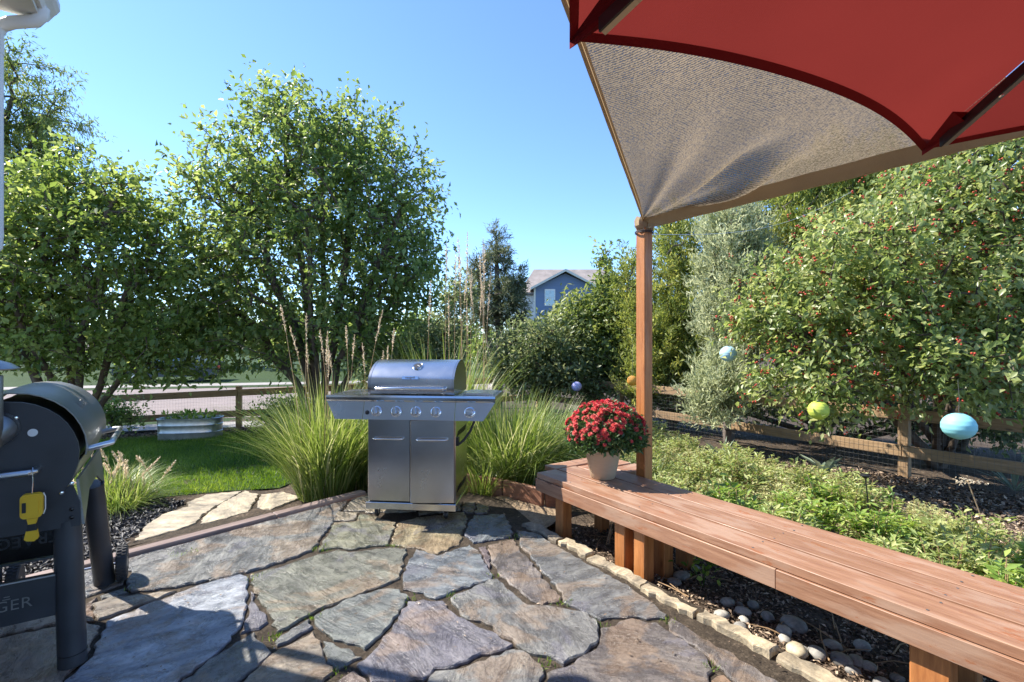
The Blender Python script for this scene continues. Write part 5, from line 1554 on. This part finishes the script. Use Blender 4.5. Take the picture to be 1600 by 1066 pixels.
MB().prism(rounded(.006, .02, .002), lambda u, v, a: (u - .020, a, v + .018), -.0315, -.0297).build('label', M['blackplastic'], tool, True)
MB().prism([(-.014, -.030), (.018, -.030), (.013, -.052), (-.010, -.052)], lambda u, v, a: (u, a, v), -.022, .001).build('neck', M['yellow'], tool, True)
MB().prism([(-.012, -.0525), (.014, -.0525), (.016, -.078), (-.014, -.078)], lambda u, v, a: (u, a, v), -.024, .003).build('band', M['blackplastic'], tool, True)
MB().prism([(-.016, -.0785), (.016, -.0785), (.020, -.112), (.008, -.122), (-.014, -.118), (-.022, -.110)], lambda u, v, a: (u, a, v), -.022, .001).build('grip', M['yellow'], tool, True)
MB().tube([(.034, -.011, -.02), (.040, -.011, 0), (.040, -.011, .05), (.034, -.011, .066)], .0022, 6).build('loop', M['white'], tool, True)
MB().tube([(0, -.010, .067), (.002, -.006, .11), (.0, .0, .152), (-.002, .012, .1665), (-.003, .022, .155)], .0018, 6).build('hook', M['chrome'], tool, True)

# ================================================================== UMBRELLA
UC = Vector((1.37, -0.135, 0)); UR = 1.68; ZE = 1.99; ZA = 2.50
T1 = Vector((0.113, 0.98, 0)); a1 = math.atan2(T1.y - UC.y, T1.x - UC.x)
um = tag(empty('patio_umbrella', (UC.x, UC.y, 0)), 'large red patio umbrella overhanging the upper right corner', 'umbrella')
def tip(k): 
    a = a1 - k * math.pi / 4
    return UC + Vector((math.cos(a) * UR, math.sin(a) * UR, ZE))
apex = UC + Vector((0, 0, ZA))
for k in range(8):
    A, B = tip(k), tip(k + 1)
    nseg, nr = 32, 14
    co = []; 
    for j in range(nr + 1):
        f = 0.04 + .96 * j / nr
        for i in range(nseg + 1):
            s_ = i / nseg
            e = A.lerp(B, s_)
            bow = 4 * s_ * (1 - s_)
            p = apex.lerp(e, f)
            cen_dir = (UC + Vector((0, 0, ZE)) - (A + B) / 2).normalized()
            p = p + cen_dir * bow * 0.075 * f ** 2.2          # scalloped hem pulled inwards
            p.z += 0.055 * math.sin(f * math.pi) * (1 - .5 * bow) + 0.03 * bow * f - 0.03 * bow * math.sin(f * math.pi)
            p.z += .0025 * math.sin(s_ * 9 + f * 7) * f + .006 * math.exp(-min(s_, 1 - s_) * 14) * math.sin(f * 21) * f
            co.append(p)
    fs = [(j * (nseg + 1) + i, j * (nseg + 1) + i + 1, (j + 1) * (nseg + 1) + i + 1, (j + 1) * (nseg + 1) + i) for j in range(nr) for i in range(nseg)]
    MB().add(co, fs).build('canopy_panel', M['red'], um, smooth=True)
    # hem: folded band just below the panel edge
    hem = MB(); vs = []
    for i in range(nseg + 1):
        e = co[nr * (nseg + 1) + i]; inn = co[(nr - 1) * (nseg + 1) + i]
        dv = (inn - e).normalized()
        vs += [e + Vector((0, 0, .001)), e + Vector((0, 0, -.006)), e + dv * .022 + Vector((0, 0, -.004))]
    for i in range(nseg):
        b0 = i * 3
        hem.f += [[b0, b0 + 1, b0 + 4, b0 + 3], [b0 + 1, b0 + 2, b0 + 5, b0 + 4]]
    hem.v = [tuple(v) for v in vs]
    hem.build('hem', M['red_hem'], um, smooth=True)
    # rib with dark pocket at the tip
    e = A
    r0_ = apex.lerp(e, .06) + Vector((0, 0, -.035)); r1_ = apex.lerp(e, .955) + Vector((0, 0, -.030))
    rm = apex.lerp(e, .5) + Vector((0, 0, .030))
    rb = MB()
    side = Vector((-(e - UC).y, (e - UC).x, 0)).normalized()
    pts = [r0_, apex.lerp(e, .28) + Vector((0, 0, .005)), rm, apex.lerp(e, .75) + Vector((0, 0, .010)), r1_]
    for i, p in enumerate(pts):
        rb.v += [tuple(p - side * .009 + Vector((0, 0, -.008))), tuple(p + side * .009 + Vector((0, 0, -.008))), tuple(p + side * .009 + Vector((0, 0, .010))), tuple(p - side * .009 + Vector((0, 0, .010)))]
    for i in range(len(pts) - 1):
        for c in range(4):
            rb.f.append([i * 4 + c, i * 4 + (c + 1) % 4, i * 4 + 4 + (c + 1) % 4, i * 4 + 4 + c])
    rb.f += [[3, 2, 1, 0], [16, 17, 18, 19]]
    rib = rb.build('rib', M['rib'], um)
    sl2 = MB()
    for i, p in enumerate(pts[2:]):
        sl2.v += [tuple(p + side * .0095 + Vector((0, 0, -.012))), tuple(p + side * .015 + Vector((0, 0, -.012))), tuple(p + side * .016 + Vector((0, 0, .014))), tuple(p + side * .0095 + Vector((0, 0, .014)))]
    for i in range(2):
        for c in range(4):
            sl2.f.append([i * 4 + c, i * 4 + (c + 1) % 4, i * 4 + 4 + (c + 1) % 4, i * 4 + 4 + c])
    sl2.f += [[3, 2, 1, 0], [8, 9, 10, 11]]
    sl2.build('rib_sleeve', M['blackplastic'], rib)
    MB().add([tuple(Vector(v)) for v in []], []).v
    pk = MB()
    tpt = e + Vector((0, 0, -.004)); bk = apex.lerp(e, .91)
    pk.add([tpt + Vector((0, 0, .004)), bk - side * .05 + Vector((0, 0, .004)), bk + side * .05 + Vector((0, 0, .004)), bk - side * .014 + Vector((0, 0, -.022)), bk + side * .014 + Vector((0, 0, -.022)), tpt + Vector((0, 0, -.012))],
           [(0, 5, 3, 1), (0, 2, 4, 5), (5, 4, 3), (0, 1, 2)])
    pk.build('tip_pocket', M['red_hem'], um)
    MB().lathe([(.009, 0), (.009, .004), (.001, .007)], 12, Matrix.Translation(apex.lerp(e, .86) + side * .002 + Vector((0, 0, -.015))) @ Matrix.Rotation(math.pi, 4, 'X')).build('rivet', M['chrome'], rib)
MB().tube([UC + Vector((0, 0, .02)), UC + Vector((0, 0, ZA + .05))], .024, 16).build('pole', M['rib'], um, smooth=True)
MB().lathe([(.06, ZA - .09), (.07, ZA - .05), (.05, ZA + .0), (.03, ZA + .03)], 20, Matrix.Translation(UC)).build('hub', M['blackplastic'], um, smooth=True)
MB().lathe([(.26, .012), (.27, .03), (.25, .06), (.06, .09), (.035, .3), (.03, .3)], 32, Matrix.Translation(UC)).build('base', M['dark_enamel'], um, smooth=True)

# ================================================================== SHADE SAIL
SA = Vector((pc.x, pc.y, 2.335)) - BP * 0.02
SB = at(905, 72, 1.9); SBd = (SB - SA)
SC_ = at(1422, 232, 2.6); SCd = (SC_ - SA)
P2 = SA + SBd * 1.25; P1 = SA + SCd * 1.4
sail = tag(empty('shade_sail', SA), 'tan knitted shade cloth stretched from the cedar post', 'shade sail')
nu, nv = 70, 70
co = []; 
for j in range(nv + 1):
    v_ = j / nv
    for i in range(nu + 1):
        u_ = i / nu
        e0 = SA.lerp(P2, v_); e1 = SA.lerp(P1, v_)
        p = e0.lerp(e1, u_)
        edge_f = math.sin(u_ * math.pi)
        w_ = v_ * edge_f
        # sag and the tension folds radiating from the corner
        p.z += -0.05 * w_ + 0.030 * math.sin(u_ * 15 + 0.8 + 3.2 * v_) * min(1, v_ * 3.5) * (1 - .6 * v_) * edge_f ** .7
        p.z += 0.085 * math.exp(-((u_ - .62 + .25 * (v_ - .5)) / .05) ** 2) * math.exp(-((v_ - .45) / .2) ** 2) - 0.10 * math.exp(-((u_ - .80 + .45 * (v_ - .4)) / .055) ** 2) * math.exp(-((v_ - .42) / .22) ** 2) - 0.06 * math.exp(-((u_ - .30) / .06) ** 2) * math.exp(-((v_ - .4) / .25) ** 2)
        p.z += .012 * math.sin(v_ * 21 + u_ * 5) * edge_f * .35
        co.append(p)
fs = [(j * (nu + 1) + i, j * (nu + 1) + i + 1, (j + 1) * (nu + 1) + i + 1, (j + 1) * (nu + 1) + i) for j in range(nv) for i in range(nu)]
MB().add(co, fs).build('cloth', M['sail'], sail, smooth=True)
def hem_strip(E, inner_dir, w, nm, drop):
    m = MB(); n = 40
    for i in range(n + 1):
        f = i / n
        p = SA.lerp(E, f)
        wob = .0015 * math.sin(f * 40) * min(1, f * 5)
        ww = w * min(1, .35 + f * 4)
        m.v += [tuple(p + Vector((0, 0, -.004))), tuple(p + Vector((0, 0, -drop + wob)) + inner_dir * .006), tuple(p + inner_dir * (ww * .55) + Vector((0, 0, -drop - .004 + wob))), tuple(p + inner_dir * ww + Vector((0, 0, -.012 + wob)))]
    for i in range(n):
        for c in range(3):
            m.f.append([i * 4 + c, i * 4 + c + 1, i * 4 + 5 + c, i * 4 + 4 + c])
    m.build(nm, M['sail_hem'], sail, smooth=True)
ind = (P2 - P1); ind.z = 0; ind.normalize()
perp1 = Vector((-SCd.y, SCd.x, 0)).normalized(); perp1 = perp1 if perp1.dot(ind) > 0 else -perp1
hem_strip(P1, perp1, .07, 'hem', .085)
perp2 = Vector((-SBd.y, SBd.x, 0)).normalized(); perp2 = perp2 if perp2.dot(-ind) > 0 else -perp2
hem_strip(P2, perp2, .03, 'hem', .03)
# gathered corner tied to the post top
m = MB()
n = 16
for j, (dz, r_) in enumerate(((0.02, .045), (-.015, .06), (-.05, .066), (-.075, .055), (-.09, .045))):
    for k in range(n):
        a = 2 * math.pi * k / n
        q = r_ * (1 + .16 * math.sin(a * 5 + j))
        m.v.append(tuple(Vector((pc.x, pc.y, 2.335 + dz)) + Vector((math.cos(a) * q * 1.12, math.sin(a) * q * 1.12, .01 * math.sin(a * 3)))))
for j in range(4):
    for k in range(n):
        m.f.append([j * n + k, j * n + (k + 1) % n, (j + 1) * n + (k + 1) % n, (j + 1) * n + k])
m.build('corner_gather', M['sail_hem'], sail, smooth=True)
m = MB()
for dz in (-.098, -.108):
    pts = [Vector((pc.x, pc.y, 2.335 + dz)) + (BD * math.cos(a) + BP * math.sin(a)) * .068 for a in [i * 2 * math.pi / 16 for i in range(17)]]
    m.tube(pts, .004, 6, False)
m.build('tie_cord', M['rubber'], sail)
# cord from the post across to the trees
m = MB()
A = Vector((pc.x, pc.y, 2.22)); B = at(1330, 300, 6.2)
m.tube([A.lerp(B, f) + Vector((0, 0, -.18 * math.sin(f * math.pi))) for f in [i / 14 for i in range(15)]], .0022, 4)
tag(m.build('string_line', M['white']), 'thin white cord running from the cedar post top to the berry tree', 'cord')

# ================================================================== LANTERNS
def lantern(label, px, py, d, r, mat, hang, squash=.96):
    c = at(px, py, d)
    root = tag(empty('paper_lantern', c), label, 'lantern', 'paper lanterns hung in the garden')
    prof = []
    for i in range(37):
        a = -math.pi / 2 + math.pi * i / 36
        rr_ = math.cos(a) * r * (1 + (.018 if i % 4 == 0 else 0))
        prof.append((max(rr_, r * .16), math.sin(a) * r * squash))
    MB().lathe(prof, 32).build('globe', mat, root, True, True)
    MB().lathe([(r * .18, r * squash * .985), (r * .18, r * squash * 1.02), (r * .12, r * squash * 1.02)], 16).build('top_ring', M['wire'], root, True)
    MB().tube([(0, 0, r * squash), (.004, 0, r * squash + hang * .5), (0, .01, r * squash + hang)], .0018, 5).build('hanging_wire', M['wire'], root, True)
lantern('pale blue round paper lantern high beside the silvery juniper', 1138, 553, 6.6, .108, M['lamp_blue'], .55)
lantern('small orange paper lantern just left of the cedar post', 988, 595, 7.2, .076, M['lamp_orange'], .55)
lantern('small lilac paper lantern in front of the dark shrub', 901, 604, 9.3, .095, M['lamp_purple'], .25)
lantern('lime green ribbed paper lantern under the berry tree', 1279, 641, 5.1, .098, M['lamp_lime'], .25, .98)
lantern('large turquoise paper lantern in front of the right-hand fence', 1498, 666, 4.5, .128, M['lamp_teal'], .3, .92)

# ================================================================== COBBLES UNDER THE BENCH
cob = []
for v in range(5):
    bm = bmesh.new(); bmesh.ops.create_icosphere(bm, subdivisions=2, radius=1)
    rr_ = random.Random(v)
    for vv in bm.verts:
        vv.co *= 1 + .09 * mnoise.noise(vv.co * 1.3 + Vector((v * 7, 0, 0)))
        vv.co.x *= 1.25; vv.co.z *= .72
    me = bpy.data.meshes.new('river_cobble'); bm.to_mesh(me); bm.free()
    me.polygons.foreach_set('use_smooth', [True] * len(me.polygons))
    me.materials.append(M['cobble']); cob.append(me)
CB = [(460,222,16),(412,255,24),(386,277,20),(572,345,23),(625,378,22),(628,405,17),(615,430,19),(550,392,22),(660,350,20),(710,392,22),(802,425,36),(766,447,27),(770,474,22),(612,347,13),(835,505,17),(812,519,34),(880,522,28),(937,491,25),(1038,491,27),(965,546,31),(1017,544,25),(1006,580,21),(1105,626,27),(1060,560,22),(1160,600,20)]
rc = random.Random(8)
for i, (zx, zy, r_) in enumerate(CB):
    x, y = 880 + zx / 2.222, 780 + zy / 2.222
    c = gp(x, y, -0.05)
    o = link('river_cobble', cob[i % 5])
    k = r_ / 2.222 / F * c.y * 1.0
    o.location = (c.x, c.y, gz1(c.x, c.y) + k * .55)
    o.scale = (k, k, k); o.rotation_euler = (rc.uniform(-.15, .15), rc.uniform(-.15, .15), rc.uniform(0, 6.28))
    gl = rc.uniform(.22, .36)
    o.color = (gl, gl * .97, gl * .9, 1) if i != 15 else (.5, .43, .3, 1)
    if i == 15: tag(o, 'flat cream stone among the grey cobbles under the bench', 'stone', 'river cobbles under the bench')
    elif i == 10: tag(o, 'largest smooth grey cobble under the bench', 'stone', 'river cobbles under the bench')
    else: tag(o, 'small smooth grey cobble in the mulch under the bench', 'stone', 'river cobbles under the bench')
# dry twigs in the mulch
for i in range(22):
    t, q = rc.uniform(.5, 2.3), rc.uniform(.05, .6)
    c = bench_pt(t, q); a = rc.uniform(0, 3.14); L_ = rc.uniform(.08, .28)
    z = gz1(c.x, c.y) + .02
    dv = Vector((math.cos(a), math.sin(a), rc.uniform(-.02, .1))) * L_
    o = MB().tube([c + Vector((0, 0, z)), c + dv * .5 + Vector((rc.uniform(-.02, .02), .01, z + .01)), c + dv + Vector((0, 0, z))], [.004, .003, .0015], 5).build('twig', M['plume'] if False else M['fence'])
    tag(o, 'thin dry twig lying in the mulch under the bench', 'twig', 'dry twigs under the bench')
# cut stalks by the bench end
rootc = tag(empty('cut_stalks', bench_pt(.52, .42, -.1)), 'tuft of cut dry plant stalks under the bench end', 'plant')
for i in range(16):
    c = Vector((rc.gauss(0, .07), rc.gauss(0, .06), 0))
    MB().tube([c, c + Vector((rc.uniform(-.04, .04), rc.uniform(-.04, .04), rc.uniform(.1, .24)))], .004, 5).build('stalk', M['fence'], rootc, True)
# weed under the bench
g = np.random.default_rng(55)
wq = gp(1098, 912, -.06)
rootw = tag(empty('weed', (wq.x, wq.y, gz1(wq.x, wq.y))), 'small green weed sprouting by the cobbles', 'weed')
n = 34
MB().tube([(0, 0, 0), (.02, .01, .1), (.05, 0, .19)], .003, 5).tube([(0, 0, 0), (-.03, 0, .08), (-.06, .02, .13)], .003, 5).build('stem', M['leaf_garden3'], rootw, True)
Pw = np.stack([g.normal(0, .05, n), g.normal(0, .04, n), g.uniform(.04, .2, n)], 1)
link('leaves', leaves_mesh('leaves', Pw, g.normal(size=(n, 3)), g.normal(0, .5, (n, 3)) + np.array([0, 0, 1]), g.uniform(.03, .05, n), g.uniform(.02, .035, n), g.random(n), .2, 'oval'), M['leaf_garden3'], rootw, True)

# ================================================================== GARDEN PLANTS BEHIND THE BENCH
def perennial(seed, mat, h, r_, n, L, W, stemmy=True):
    g = np.random.default_rng(seed)
    ns = 34
    a = g.uniform(0, 6.28, ns); rr_ = r_ * np.sqrt(g.random(ns)); hh = h * (1 - .55 * (rr_ / r_) ** 2) * g.uniform(.75, 1.15, ns)
    tips = np.stack([np.cos(a) * rr_, np.sin(a) * rr_, hh], 1); bases = tips * np.array([.35, .35, 0])
    k = g.integers(0, ns, n); f = g.random(n) ** .55
    P_ = bases[k] + (tips[k] - bases[k]) * f[:, None] + g.normal(0, .014, (n, 3))
    az = g.uniform(0, 6.28, n)
    D_ = np.stack([np.cos(az), np.sin(az), g.uniform(.0, .9, n)], 1)
    N_ = nrm(np.array([0, 0, 1.]) + g.normal(0, .4, (n, 3)))
    tint = np.clip(.25 + .5 * f + g.normal(0, .2, n), 0, 1)
    lm = leaves_mesh('foliage', P_, D_, N_, L * g.uniform(.6, 1.3, n), W * g.uniform(.6, 1.3, n), tint, .2)
    lm.materials.append(mat)
    r0_ = np.full(ns, .004); r1_ = np.full(ns, .002)
    sm = cones_mesh('stems', bases, tips, r0_, r1_, 4); sm.materials.append(M['fence'])
    return lm, sm
KINDS = [(401, M['leaf_garden'], .40, .30, 900, .060, .020, 'yellow-green leafy perennial in the bed behind the bench'),
         (402, M['leaf_garden2'], .30, .30, 1100, .034, .017, 'pale cream-green sedum-like mound in the bed behind the bench'),
         (403, M['leaf_garden3'], .44, .27, 800, .070, .024, 'fresh green upright perennial in the bed behind the bench'),
         (404, M['leaf_garden'], .27, .28, 900, .040, .020, 'low yellow-green groundcover plant in the bed behind the bench')]
protos = [(perennial(*k[:7]), k[7]) for k in KINDS]
rp = random.Random(77)
def put_plant(kind, x, y, sc=1.0):
    (lm, sm), lab = protos[kind]
    root = tag(empty('garden_plant', (x, y, gz1(x, y)), rp.uniform(0, 6.28)), lab, 'plant', 'perennials planted behind the bench')
    root.scale = (sc, sc, sc * rp.uniform(.85, 1.1))
    link('foliage', lm, None, root, True); link('stems', sm, None, root, True)
t = -2.6
while t < 3.0:
    q = 0.98
    while q < 4.0:
        tt = t + rp.uniform(-.12, .12); qq = q + rp.uniform(-.1, .1)
        c = bench_pt(tt, qq)
        lim = 3.9 - 0.40 * max(0, tt + .3)
        if c.y > 1.5 and qq < lim and abs(c.x) < c.y * 1.12 and not (tt < -.2 and qq < 1.25):
            if qq < 1.5: kd = rp.choice([0, 2, 2, 0, 3])
            elif qq < 2.4: kd = rp.choice([1, 1, 3, 0, 2])
            else: kd = rp.choice([1, 3, 3, 1, 0])
            if rp.random() < .93: put_plant(kd, c.x, c.y, rp.uniform(.8, 1.15))
        q += .36
    t += .36
# distinct plants
def rosette(label, px, py, d, n, L, W, mat, seed, name='broad_leaf_plant', lean=.8):
    g = np.random.default_rng(seed)
    c = at(px, py, d); x, y = c.x, c.y
    root = tag(empty(name, (x, y, gz1(x, y))), label, 'plant')
    az = g.uniform(0, 6.28, n)
    D_ = np.stack([np.cos(az), np.sin(az), g.uniform(.3, 2.2, n) * lean], 1)
    N_ = np.stack([-np.cos(az), -np.sin(az), np.full(n, .8)], 1)
    Ls = L * g.uniform(.6, 1.2, n)
    for i in range(n):
        me = leaves_mesh('leaf', np.array([[0, 0, .04]]), D_[i:i + 1], N_[i:i + 1], Ls[i:i + 1], np.array([W]), np.clip(g.normal(.6, .25, 1), 0, 1), .22, 'oval')
        link('leaf', me, mat, root, True)
    return root
rosette('grey-green broad-leaved plant under the lime lantern', 1287, 706, 6.0, 13, .36, .085, M['leaf_grey'], 501)
rosette('blue-grey spiky plant in the bed near the cedar post', 1128, 700, 6.6, 18, .34, .03, M['leaf_grey'], 502)
rosette('pale spiky yucca clump at the right end of the fence', 1585, 690, 5.6, 18, .4, .03, M['leaf_grey'], 503)
grass('bright green grass tuft among the garden plants', *(bench_pt(-.55, 2.0)[:2]), 260, .12, .35, .6, .008, 504)
def stake(label, px, y0, y1, px2, name, cap):
    b0 = gp(px2, y1, -.17); d = b0.y
    tp = at(px, y0, d)
    root = tag(empty(name, (b0.x, b0.y, gz1(b0.x, b0.y))), label, 'stake light' if cap else 'plant stem')
    h = tp.z - root.location.z; dx = tp.x - b0.x
    MB().tube([(0, 0, -.03), (dx * .5, 0, h * .5), (dx, 0, h)], .005, 6).build('stem', M['blackplastic'] if cap else M['plume'], root, True)
    if cap:
        MB().lathe([(.012, h - .02), (.016, h - .012), (.036, h), (.038, h + .008), (.03, h + .014), (.004, h + .018)], 20, Matrix.Translation((dx, 0, 0))).build('solar_cap', M['blackplastic'], root, True, True)
    return root, h, dx
stake('thin black garden stake light among the plants', 1352, 744, 838, 1362, 'stake_light', True)
for px, y0, y1, px2, lab in ((1512, 752, 822, 1543, 'dry flat-topped flower stem leaning over the bark at the right'), (1262, 742, 812, 1285, 'slim upright flower stem left of the black stake'), (1395, 770, 835, 1393, 'short leafy stem right of the black stake')):
    rt, h, dx = stake(lab, px, y0, y1, px2, 'flower_stem', False)
    g = np.random.default_rng(px)
    st = rt.children[0]; a = st.data.attributes.new('tint', 'FLOAT', 'POINT'); a.data.foreach_set('value', [.2] * len(st.data.vertices))
    n = 60
    if px == 1512:
        Pq = np.stack([dx + g.normal(0, .05, n), g.normal(0, .05, n), h + g.normal(0, .008, n)], 1); mm_ = M['plume']; L_ = .03
    else:
        f = g.random(n); Pq = np.stack([dx * f, 0 * f, h * f], 1) + g.normal(0, .012, (n, 3)); mm_ = M['leaf_garden3']; L_ = .06
    link('flower_head' if px == 1512 else 'leaves', leaves_mesh('leaves', Pq, g.normal(size=(n, 3)) + np.array([0, 0, .3]), g.normal(0, .5, (n, 3)) + np.array([0, 0, 1]), np.full(n, L_), np.full(n, L_ * .4), g.random(n), .2), mm_, rt, True)

# ================================================================== BLUE HOUSE IN THE DISTANCE
dh = 42.0
def hx(px): return (px - 800) / F * dh
def hzz(py): return H - (py - HY) / F * dh
bh = tag(empty('blue_house', (hx(885), dh, -.6)), 'blue gabled house with taupe roof in the distance', 'house')
xl, xr = hx(836), hx(930)
ze = hzz(449); za = hzz(425)
xm = (xl + xr) / 2
ft = lambda u, v, a: (u, a, v)
w = MB().prism([(xl, -.6), (xr, -.6), (xr, ze), (xm, za - .12), (xl, ze)], ft, dh, dh + 9).build('wall', M['blue_siding'], bh)
for s_ in (-1, 1):
    e_ = xm + s_ * ((xr - xl) / 2 + .4); zz_ = ze - .25
    MB().prism([(xm, za + .02), (e_, zz_ + .02), (e_, zz_ + .17), (xm, za + .19)], ft, dh - .5, dh + 9.2).build('roof', M['shingle_far'], bh)
    MB().prism([(xm, za - .02), (e_, zz_ - .02), (e_, zz_ + .175), (xm, za + .195)], ft, dh - .56, dh - .503).build('barge_board', M['cream'], bh)
rz = H + (HY - 421.0) / F * (dh + 4.5)
r0v = [(hx(812), dh + .9, ze - .35), (hx(972), dh + .9, ze - .35), ((946 - 800) / F * (dh + 4.5), dh + 4.5, rz), ((834 - 800) / F * (dh + 4.5), dh + 4.5, rz), (hx(812), dh + 9.5, ze - .35), (hx(990), dh + 9.5, ze - .35)]
MB().add(r0v + [(x, y, z - .18) for x, y, z in r0v], [(0, 1, 2, 3), (3, 2, 5, 4), (0, 3, 4), (1, 5, 2), (6, 9, 8, 7), (9, 10, 11, 8), (0, 6, 7, 1), (1, 7, 11, 5), (5, 11, 10, 4), (4, 10, 6, 0)]).build('main_roof', M['shingle_far'], bh)
MB().box((xr + .02, dh + 1.3, -.6), (hx(962), dh + 9, ze - .56)).build('rear_wall', M['blue_siding'], bh)
MB().box((hx(817), dh + 1.3, -.6), (xl - .02, dh + 9, ze - .56)).build('side_wing', M['white'], bh)
wi = MB().box((hx(851), dh - .06, hzz(478)), (hx(867.5), dh - .002, hzz(452))).build('window', M['white'], bh)
for i in (0, 1):
    for j in (0, 1):
        x0 = hx(852.3) + i * (hx(859.6) - hx(852.3)); z0 = hzz(476.6) + j * (hzz(465) - hzz(476.6))
        MB().box((x0, dh - .075, z0), (x0 + hx(858.6) - hx(852.3), dh - .061, z0 + hzz(466) - hzz(476.6))).build('pane', M['glass'], wi)
MB().box((hx(834.2), dh - .04, -.6), (hx(836.8), dh - .001, ze - .1)).build('corner_board', M['cream'], bh)

# ================================================================== PARKED CAR ACROSS THE STREET
cc = fpt(-7.4, 16.0, -.58)
car = tag(empty('parked_car', cc, math.atan2(FD.y, FD.x)), 'dark car parked across the street behind the left tree', 'car')
body = [(-2.2, .35), (-2.25, .62), (-2.1, .82), (-1.2, .92), (-.55, 1.36), (.75, 1.40), (1.45, .98), (2.1, .9), (2.25, .6), (2.2, .3), (1.85, .25), (1.75, .5), (1.45, .62), (1.15, .5), (1.05, .25), (-1.0, .25), (-1.1, .5), (-1.4, .62), (-1.7, .5), (-1.8, .25)]
MB().prism(body, lambda u, v, a: (u, a * (1 - .14 * max(0, v - .9) / .5), v), -.88, .88).build('body', M['car'], car, True, True)
for s_ in (-1, 1):
    MB().prism([(-1.05, .95), (-.5, 1.3), (.05, 1.32), (.05, .97)], lambda u, v, a: (u, s_ * (a * (1 - .14 * max(0, v - .9) / .5)), v), .86, .888).build('side_window', M['glass'], car, True)
    MB().prism([(.1, .97), (.1, 1.32), (.7, 1.33), (1.2, 1.0)], lambda u, v, a: (u, s_ * (a * (1 - .14 * max(0, v - .9) / .5)), v), .86, .888).build('side_window', M['glass'], car, True)
    for x in (-1.4, 1.45):
        wl = empty('wheel', (x, s_ * .78, .32)); wl.parent = car
        mt = Matrix.Rotation(R(90), 4, 'X')
        MB().lathe([(.2, -.1), (.3, -.1), (.32, -.07), (.32, .07), (.3, .1), (.2, .1)], 28, mt).build('tyre', M['rubber'], wl, True, True)
        MB().lathe([(.04, -.105), (.19, -.095), (.19, .095), (.04, .105)], 24, mt).build('rim', M['alu'], wl, True, True)
    MB().box((-2.26, s_ * .6 - .16, .62), (-2.2, s_ * .6 + .16, .74)).build('headlight', M['white'], car, True)
    MB().box((2.2, s_ * .62 - .14, .62), (2.262, s_ * .62 + .14, .76)).build('tail_light', M['berry'], car, True)
